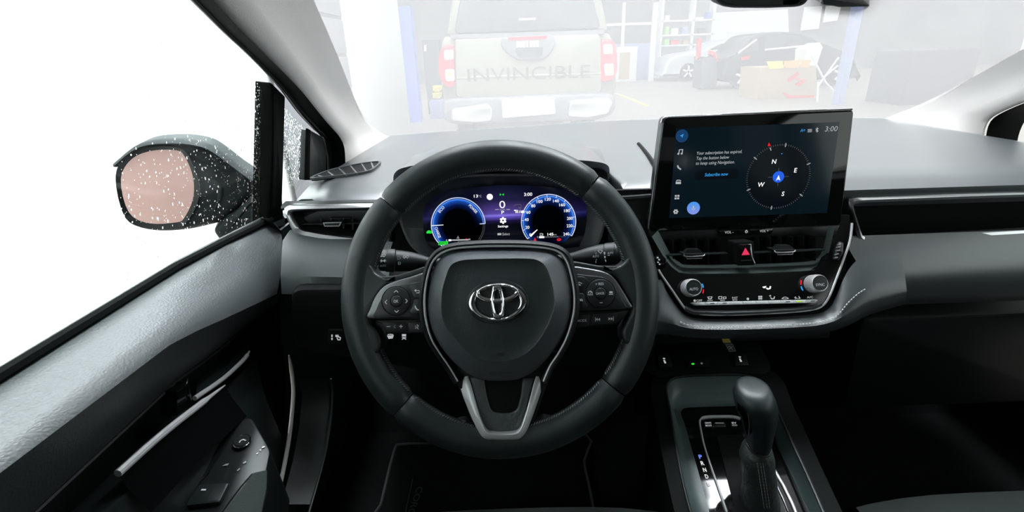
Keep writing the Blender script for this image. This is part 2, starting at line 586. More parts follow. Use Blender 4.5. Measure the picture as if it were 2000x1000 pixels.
# inner corner block
mk('corner_cover', prism(DG, rnd(DG.P([(602, 252), (627, 266), (636, 290), (636, 352), (598, 352), (600, 300)], .004), .004), -.012, .006, .003), 'hood_plastic', win2)
mk('corner_cover_edge', prism(DG, DG.P([(601, 251), (606, 254), (604, 350), (598, 352)], .008), .004, .009, .001), 'rubber', win2)
pane = [DG.px(*q) for q in [(524, 165), (523, 445), (346, 522), (200, 605)]] + [(-1.1, 0.03), (-1.1, .42), (-.3, .42)] + [DG.px(*q) for q in [(300, -60), (382, 12), (469, 95)]]
mk('pane', prism(DG, pane, -.008, -.005), 'side_glass', win2)
qp = DG.P([(550, 190), (606, 252), (602, 352), (548, 425)])
mk('quarter_pane', prism(DG, qp, -.008, -.005), 'side_glass', win2)
def drops(region, n, smin, smax, dens=None):
    gs_v, gs_f = [], []
    us, vs_ = [p[0] for p in region], [p[1] for p in region]
    def inside(u, v):
        c = False
        for i in range(len(region)):
            (x1, y1), (x2, y2) = region[i - 1], region[i]
            if (y1 > v) != (y2 > v) and u < (x2 - x1) * (v - y1) / (y2 - y1) + x1: c = not c
        return c
    k = 0
    while k < n:
        u, v = random.uniform(min(us), max(us)), random.uniform(min(vs_), max(vs_))
        if not inside(u, v): continue
        if dens and random.random() > dens(u, v): continue
        k += 1
        r = smin + (smax - smin) * random.random() ** 2.5
        el = random.uniform(1.0, 2.2)
        an = random.gauss(.15, .2)
        o = len(gs_v)
        for ring, (rr, hh) in enumerate(((1, 0), (.75, .6))):
            for q in range(7):
                a = 2 * PI * q / 7
                p, s_ = rr * r * math.cos(a), rr * r * el * math.sin(a)
                gs_v.append(DG.w(u + p * math.cos(an) - s_ * math.sin(an), v + p * math.sin(an) + s_ * math.cos(an), -.0085 - hh * r * .7))
        gs_v.append(DG.w(u, v, -.0085 - r * .85))
        for q in range(7):
            j = (q + 1) % 7
            gs_f += [(o + q, o + j, o + 7 + j, o + 7 + q), (o + 7 + q, o + 7 + j, o + 14)]
        gs_f.append(tuple(o + q for q in range(7)))
    return gs_v, gs_f
reg = DG.P([(522, 180), (522, 425), (250, 570), (250, 10), (382, 20), (469, 105)])
mk('raindrops', drops(reg, 1150, .00035, .0013), 'water_drop', win2, kind='stuff')
mk('raindrops', drops(DG.P([(523, 180), (523, 420), (500, 430), (505, 150)]), 220, .0005, .0013), 'water_drop', win2, kind='stuff')
mk('raindrops', drops(DG.P([(556, 200), (604, 255), (600, 345), (575, 370), (558, 290)]), 900, .0006, .0020), 'water_drop', win2, kind='stuff')

# ---------------------------------------------------------------- driver door
def ext(pts, yend=-.7):                               # carry a traced row on to the rear of the door
    a, b = pts[-2], pts[-1]
    d = (b - a)
    d = Vector((d.x * .3, d.y, d.z * .25))
    k = (yend - b.y) / d.y
    return pts + [b + d * k * t for t in (.25, .6, 1)]
dr = thing('door_1', 'dark grey driver door panel with grab handle and window switches', None, (-.42, .2, .45), kind='structure')
rows = [ext(XP([(533, 434), (440, 477), (346, 527)], -.428)),
        ext(XP([(536, 436), (440, 480), (346, 531)], -.412)),
        ext(XP([(550, 452), (440, 512), (346, 562)], -.394)),
        ext(XP([(551, 490), (440, 552), (346, 606)], -.370)),
        ext(XP([(549, 530), (440, 590), (346, 640)], -.356)),
        ext(XP([(541, 574), (440, 622), (346, 663)], -.352))]
mk('upper_panel', loft([resample(r, 30, False) for r in rows]), 'grain_plastic', dr, 50)
rows = [ext(XP([(541, 574), (440, 622), (346, 663)], -.352)),
        ext(XP([(541, 590), (440, 645), (346, 690)], -.368)),
        ext(XP([(505, 616), (425, 683), (346, 741)], -.402)),
        ext(XP([(505, 618), (425, 688), (346, 747)], -.425))]
mk('middle_panel', loft([resample(r, 30, False) for r in rows]), 'grain_plastic', dr, 50)
mk('pocket_edge', sweep(ext(crv(XP([(512, 604), (500, 622), (460, 656), (425, 686), (346, 744)], -.401), 4)), .0022, 6), 'dark_plastic', dr)
rows = [ext(XP([(505, 618), (425, 688), (346, 747)], -.425)), ext(XP([(500, 680), (440, 740), (346, 800)], -.432)),
        ext(XP([(498, 700), (440, 760), (346, 815)], -.40)), ext(XP([(520, 780), (450, 830), (346, 870)], -.37)),
        ext([Vector((-.36, .62, .62)), Vector((-.36, .5, .62)), Vector((-.36, .35, .62))]), ext([Vector((-.38, .62, .36)), Vector((-.38, .5, .36)), Vector((-.38, .35, .36))])]
mk('lower_panel', loft([resample(r, 30, False) for r in rows]), 'dark_plastic', dr, 50)
fe = [XP([(533, 434), (550, 452), (551, 490), (549, 530), (541, 575)], -.39) + [Vector((-.40, .74, .70)), Vector((-.40, .66, .5)), Vector((-.40, .64, .36))]]
fe.append([p + Vector((-.06, .05, 0)) for p in fe[0]])
mk('door_end', loft(fe), 'deep_black', dr)
mk('belt_seal', sweep(ext(XP([(528, 429), (440, 472), (346, 521)], -.418)), .0065, 8), 'rubber', dr)
mk('belt_seal_lip', sweep(ext(XP([(524, 421), (440, 463), (346, 512)], -.424)), .0028, 8), 'hood_plastic', dr)
# handle: chrome strips and cup
c1 = crv(XP([(487, 686), (478, 700), (458, 720), (430, 744), (380, 778)], -.382), 5)
h = mk('grab_handle_strip', sweep(c1, [.0014] * 3 + [.0030] * (len(c1) - 3), 8), 'bright_silver', dr)
c2 = crv(XP([(440, 752), (415, 771), (380, 798), (346, 824), (300, 862), (230, 925)], -.372), 4)
mk('grab_handle_strip', sweep(c2, [.0006, .001, .0014, .0018, .0022, .0026] + [.0038] * (len(c2) - 6), 8), 'bright_silver', dr)
mk('handle_wall', loft([XP([(500, 640), (450, 690), (385, 745)], -.418), XP([(484, 690), (440, 738), (382, 778)], -.386)]), 'dark_plastic', dr)
mk('handle_face', loft([c2, [p + Vector((.004, 0, -.02)) for p in c2], [p + Vector((.016, 0, -.05)) for p in c2]]), 'piano_black', dr)
lever = XP([(346, 763), (362, 752), (367, 745), (374, 770), (371, 790), (346, 812)], -.386)
mk('release_lever', rings3([lever, [p + Vector((-.02, 0, 0)) for p in lever]]), 'piano_black', dr)
mk('lever_edge', sweep(crv(XP([(346, 764), (360, 754), (364, 748), (366, 740)], -.384), 4), .0012, 6), 'dark_chrome', dr)
mk('lever_edge', sweep(crv(XP([(369, 752), (371, 768), (373, 785)], -.384), 4), .0012, 6), 'dark_chrome', dr)
# armrest with switches
AR = Fr(AX(450, 930, 0, -.335), R_(80), R_(8))
top = [(600, 820), (540, 905), (500, 1010), (250, 1010), (300, 930), (346, 890), (430, 830), (500, 800)]
arm = mk('armrest', prism(AR, rnd(AR.P([(522, 868), (528, 880), (512, 960), (490, 1030), (220, 1080), (240, 960), (346, 878), (430, 830), (490, 812)], 0), .008), -.10, 0, .004), 'black_plastic', dr)
mk('fabric_inlay', prism(AR, AR.P([(494, 924), (521, 918), (520, 955), (508, 1010), (432, 1010)], .001), -.002, .001), 'seat_fabric', arm)
mk('trim_line', pstroke(AR, [(492, 925), (470, 950), (436, 995), (420, 1015)], 1.6, .0012), 'dark_chrome', arm)
mk('trim_line', pstroke(AR, [(408, 924), (380, 948), (346, 985), (320, 1012)], 1.3, .0012), 'dark_chrome', arm)
sw = mk('window_switch', prism(AR, rnd(AR.P([(390, 950), (450, 946), (430, 985), (364, 992)], .002), .003), -.002, .006, .002), 'dark_plastic', arm)
mk('switch_mark', prism(AR, AR.P([(394, 955), (403, 955), (401, 958), (392, 958)], .0065), .006, .0066), 'white_print', sw)
mk('switch_gap', pstroke(AR, [(418, 948), (403, 974)], 1, .0064), 'black_print', sw)
kn = AR.px(474, 866)
kb = mk('mirror_knob', flathe(AR, *kn, [(.0095, -.002), (.0095, .004), (.008, .006), (0, .006)], 24), 'black_plastic', arm)
mk('knob_ring', sweep([AR.w(kn[0] + .0095 * math.cos(a), kn[1] + .0095 * math.sin(a), .004) for a in [2 * PI * k / 28 for k in range(28)]], .0009, 6, True), 'chrome', kb)
mk('knob_mark', pstroke(AR, [(467, 864), (470, 860), (475, 858), (480, 860)], 2, .0068), 'white_print', kb)
for q in ([(513, 872), (518, 871), (516, 874), (511, 875)], [(506, 879), (510, 877), (510, 880)], [(500, 886), (505, 883), (503, 887)]):
    mk('switch_symbol', ppoly(AR, q, .0012), 'white_print', arm)
for q in ([(434, 910), (441, 906), (447, 905), (444, 909)], [(474, 904), (480, 900), (481, 903), (476, 906)], [(462, 919), (468, 914), (469, 916), (464, 920)]):
    mk('switch_symbol', ppoly(AR, q, .0012), 'grey_print', arm)
# light through the gap at the door end, put in as a pale tube
pl = crv(XP([(564, 694), (568, 715), (573, 760), (570, 810), (564, 860), (552, 925), (537, 990), (525, 1030)], -.352), 5)
n = len(pl)
o = mk('door_gap_light', sweep(pl, [.0010 + .0022 * min(1, k / 6) for k in range(n)], 8), 'gap_light_pale', dr)
struct('trim_3', cat(sweep(crv(XP([(646, 740), (650, 770), (645, 830), (632, 900), (608, 985), (598, 1020)], -.30), 4), .0018, 6),
                     loft([XP([(646, 740), (650, 770), (645, 830), (632, 900), (608, 985)], -.302), XP([(580, 740), (590, 770), (585, 830), (572, 900), (550, 985)], -.34)])), 'dark_plastic', 'black kick panel beside the driver footwell')

# passenger side door and window (outside the photograph's crop, goes on as the driver side does)
mir = lambda p: Vector((2 * CXC - p.x, p.y, p.z))
d2 = thing('door_2', 'dark grey passenger door panel with black lower part', None, (2 * CXC + .42, .2, .45), kind='structure')
rows = [ext(XP([(533, 434), (440, 477), (346, 527)], -.428)), ext(XP([(536, 436), (440, 480), (346, 531)], -.412)), ext(XP([(550, 452), (440, 512), (346, 562)], -.394)),
        ext(XP([(551, 490), (440, 552), (346, 606)], -.370)), ext(XP([(541, 574), (440, 622), (346, 663)], -.352)), ext(XP([(505, 616), (425, 683), (346, 741)], -.402))]
mk('upper_panel', loft([[mir(p) for p in resample(r, 30, False)] for r in rows]), 'grain_plastic', d2, 50)
rows = [rows[-1], ext([Vector((-.36, .62, .62)), Vector((-.36, .5, .62)), Vector((-.36, .35, .62))]), ext([Vector((-.38, .62, .36)), Vector((-.38, .5, .36)), Vector((-.38, .35, .36))])]
mk('lower_panel', loft([[mir(p) for p in resample(r, 30, False)] for r in rows]), 'dark_plastic', d2, 50)
mk('belt_seal', sweep([mir(p) for p in ext(XP([(528, 429), (440, 472), (346, 521)], -.418))], .0065, 8), 'rubber', d2)
w3 = thing('window_3', 'passenger door window with black surround', None, mir(DG.pw(440, 300)), kind='structure')
rows = [[mir(p + Vector((-.03, 0, 0))) for p in r0], [mir(p) for p in r0]] + [[mir(p.lerp(q, t) + Vector((b, 0, 0))) for p, q in zip(r0, r1)] for t, b in ((.3, .004), (.6, .012), (1, .004))]
mk('door_frame', loft(rows), 'rubber', w3, 50)
V, Fc = prism(DG, rnd(bar, .004), -.02, .006, .004)
mk('divider_bar', ([mir(p) for p in V], Fc), 'black_plastic', w3)
V, Fc = prism(DG, pane, -.008, -.005)
mk('pane', ([mir(p) for p in V], Fc), 'side_glass', w3)
# ================================================================ dashboard
dash = thing('dashboard', 'dark grey soft dashboard under the windscreen with silver vent trim', 'dashboard', (CXC, 1.0, .45))
# top pad: rows from the front edge to the windscreen
def dash_edge(t):                                     # left boundary as it runs forward, t 0..1
    pts = crv([(-.338, .726, .99), (-.357, .819, 1.0), (-.362, .90, 1.0), (-.352, .985, 1.0), (-.337, 1.145, 1.0), (-.322, 1.40, .998)], 8)
    return resample(pts, 41, False)[round(t * 40)]
def front_y(x):
    t = min(max((.182 - abs(x + .008)) / .014, 0), 1)      # set back under the cluster hood
    return .735 + .012 * math.cos((x - CXC) * 2) + .32 * t * t * (3 - 2 * t)
rows = []
NX = 110
for k, t in enumerate((0, .01, .03, .06, .12, .25, .4, .6, .8, 1)):
    L = dash_edge(t)
    hw = CXC - L.x
    row = []
    for i in range(NX + 1):
        u = -1 + 2 * i / NX
        x = CXC + u * hw
        yf = front_y(x)
        y = yf + (base_y(x) + .01 - yf) * ((L.y - .726) / (1.40 - .726))
        z = 1.0 - .018 * max(0, 1 - t / .06) ** 2 + .006 * math.sin(PI * t)
        z -= .02 * max(0, abs(u) - .93) / .07 * (1 - t)
        row.append(Vector((x, y, z)))
    rows.append(row)
rows = [[p + Vector((0, .03, -.03)) for p in rows[0]], [p + Vector((0, .006, -.010)) for p in rows[0]]] + rows
mk('top_pad', loft(rows), 'dash_top_glare', dash, 60)
# seam running forward right of the cluster
mk('pad_seam', sweep(crv([AX(x, y, 2, 1.006) for x, y in [(1247, 281), (1256, 291), (1268, 306), (1280, 324), (1290, 345)]], 4), .004, 6), 'deep_black', dash)
# defroster slot with fins on the left shoulder
sl = [AX(x, y, 2, 1.0065) for x, y in [(608, 349), (640, 335), (680, 325), (715, 319), (742, 317), (730, 330), (715, 336), (680, 342), (640, 346)]]
SLF = Fr(sl[0], PI / 2)
def uvs(fr, pts): return [((p - fr.O).dot(fr.a), (p - fr.O).dot(fr.b)) for p in pts]
suv = cr(uvs(SLF, sl), 3)
vt = thing('defroster_vent', 'slotted side demister vent on the left dash shoulder', 'vent', sl[0])
mk('slot', prism(SLF, suv, -.004, .0005), 'deep_black', vt)
mk('slot_rim', stroke(SLF, suv, .004, -.002, .0022, True), 'hood_plastic', vt)
a_, b_ = [AX(x, y, 2, 1.0065) for x, y in [(620, 343), (640, 335), (662, 329), (684, 324), (706, 320), (725, 318)]], [AX(x, y, 2, 1.0065) for x, y in [(632, 346), (655, 345), (677, 343), (698, 340), (716, 336), (730, 330)]]
for p, q in zip(a_, b_):
    mk('fin', sweep([p, q], .0022, 6, ry=.0015), 'dash_top_glare', vt)

# cluster hood
lip = crv([D(768, 352, .735), D(771, 338, .735), D(790, 327, .74), D(850, 318, .745), D(980, 312, .745), D(1105, 312, .745), D(1165, 316, .74), D(1188, 324, .735), D(1190, 342, .735)], 5)
n = len(lip)
rear = [Vector((-.20 + .40 * k / (n - 1) + .0, 1.17 - .05 * abs(2 * k / (n - 1) - 1) ** 2, 1.0)) for k in range(n)]
rows = [[p + Vector((0, .012, -.012)) for p in lip], [p + Vector((0, .001, -.006)) for p in lip], lip]
for t in (.04, .12, .3, .55, .8, 1):
    rows.append([p.lerp(q, t) + Vector((0, 0, .016 * math.sin(PI * min(1, t * 1.0)) * (1 - .6 * abs(2 * k / (n - 1) - 1) ** 3))) for k, (p, q) in enumerate(zip(lip, rear))])
mk('cluster_hood', loft(rows), 'dash_top_glare', dash, 60)
# hood underside down to the cluster brow
brow = crv([D(784, 410, .785), D(790, 380, .785), D(815, 356, .785), D(880, 343, .785), D(980, 338, .785), D(1080, 341, .785), D(1140, 351, .785), D(1168, 372, .785), D(1180, 404, .785)], 5)
mk('hood_underside', loft([[p + Vector((0, .012, -.012)) for p in lip], [p.lerp(q, .5) + Vector((0, 0, .004)) for p, q in zip(lip, brow)], brow]), 'deep_black', dash, 60)

# fascia behind the wheel, black
fas = loft([[Vector((x, .85, .985)) for x in (-.33, 0, .3, .6, 1.04)], [Vector((x, .87, .90)) for x in (-.33, 0, .3, .6, 1.04)], [Vector((x, .87, .74)) for x in (-.33, 0, .3, .6, 1.04)], [Vector((x, .95, .60)) for x in (-.33, 0, .3, .6, 1.04)]])
mk('fascia', fas, 'black_plastic', dash)
# black strip and satin strip right of the wheel
RS = Fr(D(1245, 385, .765), R_(10))
mk('gap_strip', prism(RS, RS.P([(1195, 372), (1285, 369), (1285, 382), (1195, 384)]), -.02, .001), 'deep_black', dash)
mk('satin_strip', sweep([RS.pw(x, y, .001) for x, y in [(1190, 389), (1240, 386), (1276, 383)]], .0045, 8), 'dark_plastic', dash)
mk('lower_fascia', prism(RS, RS.P([(1190, 392), (1290, 386), (1300, 520), (1190, 520)]), -.03, -.004), 'black_plastic', dash)

# left end: side vent
VL = Fr(D(640, 440, .752), R_(6), R_(3))
vo = VL.P([(556, 406), (562, 402), (640, 400), (760, 397), (760, 488), (690, 477), (620, 468), (586, 461), (574, 452), (562, 425)])
vi = VL.P([(569, 416), (574, 412), (640, 410), (752, 408), (752, 474), (690, 465), (630, 457), (592, 450), (584, 444), (573, 425)])
av = thing('air_vent', 'silver framed side air vent at the driver door end of the dash', 'air vent', VL.w(0, 0, -.03))
fb = band(VL, rnd(vo, .008), rnd(vi, .006), -.02, .004, 96, .004, .004)
mk('silver_frame', fb, 'satin_silver', av, 50)
mk('duct_wall', band(VL, rnd(vi, .006), rnd(inset(ccw(vi), .006), .004), -.05, -.002, 80, -.022), 'black_plastic', av, 50)
mk('duct', prism(VL, vo, -.06, -.05), 'deep_black', av)
for x in (612, 628, 648, 672, 690, 716, 735):
    mk('vane', prism(VL, VL.P([(x - 1.6, 418), (x + 1.6, 418), (x + 2, 462), (x - 1.2, 462)], -.03), -.05, -.026), 'black_plastic', av)
mk('louvre', sweep([VL.pw(588, 437, -.012), VL.pw(640, 436, -.012), VL.pw(745, 434, -.012)], .0009, 6, ry=.006, up=tuple(VL.n)), 'dark_plastic', av)
mk('louvre', sweep([VL.pw(646, 425, -.016), VL.pw(686, 425, -.016)], .0008, 6, ry=.006, up=tuple(VL.n)), 'dark_plastic', av)
tabo = rnd(VL.P([(631, 435), (660, 435), (668, 433), (664, 442), (634, 442)], .004), .0015)
tb = mk('tab', prism(VL, tabo, -.014, .002, .001), 'dark_plastic', av)
mk('tab_edge', stroke(VL, VL.P([(632, 435.5), (666, 434.5), (662, 441.5), (634, 441.5)], .003), .0013, .001, .0032, True), 'satin_silver', tb)

# knee panel below the vent
K = [[D(552, 470, .735), D(590, 472, .735), D(640, 480, .735), D(700, 486, .735), D(760, 494, .735)],
     [D(550, 500, .715), D(590, 503, .712), D(640, 508, .71), D(700, 512, .71), D(760, 515, .71)],
     [D(548, 540, .705), D(590, 540, .70), D(640, 541, .70), D(700, 542, .70), D(760, 543, .70)],
     [D(550, 574, .712), D(590, 575, .708), D(640, 575, .708), D(700, 576, .708), D(760, 576, .708)]]
K = [[p + Vector((0, .03, .006)) for p in K[0]]] + K + [[p + Vector((0, .02, -.004)) for p in K[-1]], [p + Vector((0, .09, -.01)) for p in K[-1]]]
K = [[r[0] + Vector((0, .08, 0))] + r for r in K]
mk('knee_panel', loft(K), 'knee_plastic', dash, 40)
# soft front lip of the left shoulder above the vent
SH = [[D(x, y, .790) for x, y in [(552, 398), (558, 393), (640, 390), (760, 387)]], [D(x, y, .752) for x, y in [(549, 404), (556, 400), (640, 397), (760, 394)]], [D(x, y, .750) for x, y in [(549, 408), (556, 405), (640, 402), (760, 399)]], [D(x, y, .770) for x, y in [(552, 412), (558, 408), (640, 405), (760, 402)]]]
mk('shoulder_lip', loft(SH), 'dark_plastic', dash)  # dark colour carries the shading along the pad's front edge
# lower black dash with icons
LD = Fr(D(720, 650, .70), R_(-5))
mk('lower_dash', prism(LD, rnd(LD.P([(552, 580), (1290, 575), (1290, 720), (1150, 745), (820, 745), (560, 700)]), .02), -.12, -.02, .01), 'deep_black', dash)
def sw_panel(name, label, outline, marks, cat_='switch'):
    o = mk(name, prism(LD, rnd(LD.P(outline, -.016), .003), -.022, -.016, .001), 'black_plastic')
    tag(o, label, cat_)
    for k in marks: mk('symbol', k, 'glow_soft', o)
    return o
hh = -.0150
sw_panel('headlight_level_switch', 'black headlight levelling switch with white symbol under left dash panel', [(640, 645), (670, 645), (672, 672), (640, 672)],
         [ppoly(LD, [(647, 654), (649.5, 654), (649.5, 658), (647, 658)], hh), ppoly(LD, [(647, 660), (649.5, 660), (649.5, 664), (647, 664)], hh),
          pstroke(LD, [(655, 657), (662, 658)], 2.5, hh), pstroke(LD, LD and [(658, 660), (660, 664), (664, 664), (665, 660), (661, 658)], 1.6, hh), pstroke(LD, [(655, 655), (661, 655)], 1.2, hh)])
sw_panel('wiper_deicer_switch', 'black switch with lit windscreen heater symbol behind left wheel spoke', [(750, 648), (774, 648), (774, 668), (750, 668)],
         [ppoly(LD, [(756, 656), (769, 655), (767, 661), (759, 662)], hh), pstroke(LD, [(757, 654), (762, 653), (768, 654)], 1.2, hh)])
sw_panel('stability_switch', 'black switch with lit skidding car symbol beside the heater switch', [(778, 648), (800, 648), (800, 670), (778, 670)],
         [ppoly(LD, [(785, 653), (793, 653), (793, 657), (785, 657)], hh), pstroke(LD, [(785, 659), (790, 660), (793, 659)], 1.3, hh), pstroke(LD, [(785, 663), (789, 661), (793, 663)], 1.3, hh)])
# steering column shroud
col_ = [D(975, 600, .62), D(975, 590, .70), D(978, 575, .80)]
mk('column_shroud', sweep(col_, [.055, .06, .06], 20, ry=[.045, .05, .05]), 'deep_black', dash)
# passenger side of the dash: silver strip, lower pad, glovebox
PS = Fr((.80, .745, .93), R_(10))
mk('passenger_vent_trim', band(PS, rnd([(-.28, .045), (.24, .045), (.20, -.02), (-.25, -.03)], .01), rnd([(-.27, .037), (.225, .037), (.19, -.012), (-.245, -.022)], .008), -.02, .004, 80, .004, .003), 'satin_silver', dash, 50)
mk('passenger_pad', loft([[Vector((x, .74, .915)) for x in (.52, .7, .9, 1.05)], [Vector((x, .70, .88)) for x in (.53, .7, .9, 1.05)], [Vector((x, .69, .83)) for x in (.55, .7, .9, 1.05)], [Vector((x, .72, .80)) for x in (.57, .7, .9, 1.05)]]), 'soft_dash', dash, 60)
gb = mk('glovebox_door', prism(Fr((.80, .73, .68), R_(-8)), rnd([(-.23, .10), (.24, .10), (.22, -.11), (-.2, -.11)], .02), -.15, 0, .008), 'black_plastic', dash)

# ================================================================ instrument cluster
CL = Fr(D(980, 432, .80), R_(18), 0, R_(.4))
cl = thing('instrument_cluster', 'digital instrument display with two blue ringed dials behind the steering wheel', 'instrument display', CL.w(0, -.05, -.03))
bo = [(781, 420), (786, 385), (812, 356), (870, 345), (980, 340), (1085, 343), (1142, 354), (1172, 378), (1180, 412), (1176, 448), (1164, 476), (1145, 490), (1110, 496), (980, 501), (860, 502), (832, 498), (808, 480), (792, 452)]
bi = [(826, 425), (832, 398), (862, 377), (910, 368), (980, 362), (1060, 364), (1115, 372), (1140, 388), (1146, 420), (1143, 452), (1134, 474), (1118, 484), (980, 488), (870, 489), (845, 486), (832, 470), (827, 450)]
bou, biu = cr(CL.P(bo, .012), 5), cr(CL.P(bi, -.002), 5)
mk('bezel_wall', band(CL, bou, biu, -.03, .012, 110, -.003), 'dark_plastic', cl, 60)
mk('bezel_rim', stroke(CL, cr(CL.P([(781, 420), (786, 388), (815, 358), (870, 347), (980, 342), (1085, 345), (1142, 356), (1172, 380), (1181, 412), (1177, 448), (1165, 478), (1145, 492), (1110, 498), (980, 503), (860, 504), (832, 500), (806, 481), (790, 452)], .012), 5), .0035, .008, .0145, True), 'hood_plastic', cl)
def disp_mat():
    m = bpy.data.materials.new('cluster_screen')
    m.use_nodes = True
    nt = m.node_tree
    b = nt.nodes['Principled BSDF']
    b.inputs['Base Color'].default_value = (.004, .005, .008, 1)
    b.inputs['Roughness'].default_value = .08
    tc = nt.nodes.new('ShaderNodeTexCoord')
    mp = nt.nodes.new('ShaderNodeSeparateXYZ')
    # screen axes from object space
    vx = nt.nodes.new('ShaderNodeVectorMath'); vx.operation = 'DOT_PRODUCT'
    vy = nt.nodes.new('ShaderNodeVectorMath'); vy.operation = 'DOT_PRODUCT'
    off = nt.nodes.new('ShaderNodeVectorMath'); off.operation = 'SUBTRACT'
    off.inputs[1].default_value = tuple(CL.O - ORG['instrument_cluster'])
    nt.links.new(tc.outputs['Object'], off.inputs[0])
    vx.inputs[1].default_value = tuple(CL.a)
    vy.inputs[1].default_value = tuple(CL.b)
    nt.links.new(off.outputs[0], vx.inputs[0])
    nt.links.new(off.outputs[0], vy.inputs[0])
    def ramp(src, lo, hi, stops):
        mr = nt.nodes.new('ShaderNodeMapRange')
        mr.inputs[1].default_value, mr.inputs[2].default_value = lo, hi
        nt.links.new(src, mr.inputs[0])
        rp = nt.nodes.new('ShaderNodeValToRGB')
        el = rp.color_ramp.elements
        el[0].position, el[0].color = stops[0][0], (*stops[0][1], 1)
        el[1].position, el[1].color = stops[-1][0], (*stops[-1][1], 1)
        for p, c in stops[1:-1]:
            e = el.new(p)
            e.color = (*c, 1)
        nt.links.new(mr.outputs[0], rp.inputs[0])
        return rp.outputs[0]
    yb, yt = CL.px(980, 485)[1], CL.px(980, 365)[1]
    g = lambda py: (485 - py) / 120.
    cv = ramp(vy.outputs['Value'], yb, yt, [(0, (.0005, .0008, .0015)), (g(438), (.001, .001, .004)), (g(431), (.008, .004, .032)), (g(424), (.07, .045, .30)), (g(420.5), (.17, .13, .55)), (g(417), (.07, .045, .25)), (g(406), (.045, .026, .14)), (g(392), (.009, .008, .040)), (1, (.003, .004, .014))])
    xl, xr = CL.px(830, 425)[0], CL.px(1145, 425)[0]
    ch = ramp(vx.outputs['Value'], xl, xr, [(0, (.05, .07, .10)), (.30, (.25, .25, .3)), (.40, (.9, .9, .9)), (.48, (1, 1, 1)), (.58, (.8, .8, .8)), (.70, (.2, .2, .25)), (1, (.06, .08, .12))])
    mul = nt.nodes.new('ShaderNodeMixRGB'); mul.blend_type = 'MULTIPLY'
    mul.inputs[0].default_value = 1
    nt.links.new(cv, mul.inputs[1])
    nt.links.new(ch, mul.inputs[2])
    nt.links.new(mul.outputs[0], b.inputs['Emission Color'])
    b.inputs['Emission Strength'].default_value = 1.5
    MATS['cluster_screen'] = m
disp_mat()
scr = mk('screen', prism(CL, inset(ccw(biu), -.002), -.012, -.003), 'cluster_screen', cl)
hS = -.0020
def dial_mat(name, c, r, cut):
    """Radial glow of a dial: dark middle, blue towards the rim; cut = (direction uv, lo, hi) fades one side."""
    m = bpy.data.materials.new(name)
    m.use_nodes = True
    nt = m.node_tree
    nt.nodes.remove(nt.nodes['Principled BSDF'])
    e = nt.nodes.new('ShaderNodeEmission')
    tc = nt.nodes.new('ShaderNodeTexCoord')
    off = nt.nodes.new('ShaderNodeVectorMath'); off.operation = 'SUBTRACT'
    off.inputs[1].default_value = tuple(CL.w(*c, hS) - ORG['instrument_cluster'])
    nt.links.new(tc.outputs['Object'], off.inputs[0])
    ln = nt.nodes.new('ShaderNodeVectorMath'); ln.operation = 'LENGTH'
    nt.links.new(off.outputs[0], ln.inputs[0])
    mr = nt.nodes.new('ShaderNodeMapRange')
    mr.inputs[1].default_value, mr.inputs[2].default_value = 0, r
    nt.links.new(ln.outputs['Value'], mr.inputs[0])
    rp = nt.nodes.new('ShaderNodeValToRGB')
    el = rp.color_ramp.elements
    el[0].position, el[0].color = .60, (.0004, .0006, .0012, 1)
    el[1].position, el[1].color = 1.0, (.06, .28, 1.0, 1)
    for p, cc in ((.76, (.002, .008, .06)), (.88, (.008, .05, .30)), (.95, (.015, .12, .62))):
        q = el.new(p)
        q.color = (*cc, 1)
    nt.links.new(mr.outputs[0], rp.inputs[0])
    dt = nt.nodes.new('ShaderNodeVectorMath'); dt.operation = 'DOT_PRODUCT'
    d = (CL.a * cut[0][0] + CL.b * cut[0][1]).normalized()
    dt.inputs[1].default_value = tuple(d)
    nt.links.new(off.outputs[0], dt.inputs[0])
    m2 = nt.nodes.new('ShaderNodeMapRange')
    m2.inputs[1].default_value, m2.inputs[2].default_value = cut[1] * r, cut[2] * r
    nt.links.new(dt.outputs['Value'], m2.inputs[0])
    nt.links.new(rp.outputs[0], e.inputs[0])
    nt.links.new(m2.outputs[0], e.inputs[1])
    nt.links.new(e.outputs[0], nt.nodes['Material Output'].inputs[0])
    MATS[name] = m
def dial(cx, cy, rpx, a0, a1, name, label, cut):
    c = CL.px(cx, cy, hS)
    k = CL.scale(cx, cy, hS)
    r = rpx * k
    dial_mat(name + '_glow', c, r * .965, cut)
    g = mk(name, prism(CL, ell(*c, r * .955, n=64), -.0028, hS), name + '_glow', cl, label=label)
    arc = lambda rr, s0, s1, n=60: [(c[0] + rr * math.cos(s0 + (s1 - s0) * q / n), c[1] + rr * math.sin(s0 + (s1 - s0) * q / n)) for q in range(n + 1)]
    mk('ring', stroke(CL, arc(r, a0, a1), 1.7 * k, hS - .0006, hS + .0005), 'glow_ring', g)
    mk('inner_ring', stroke(CL, arc(r * .935, a0, a1), 1.6 * k, hS, hS + .0004), 'glow_ringblue', g)
    return g, c, k, r, arc
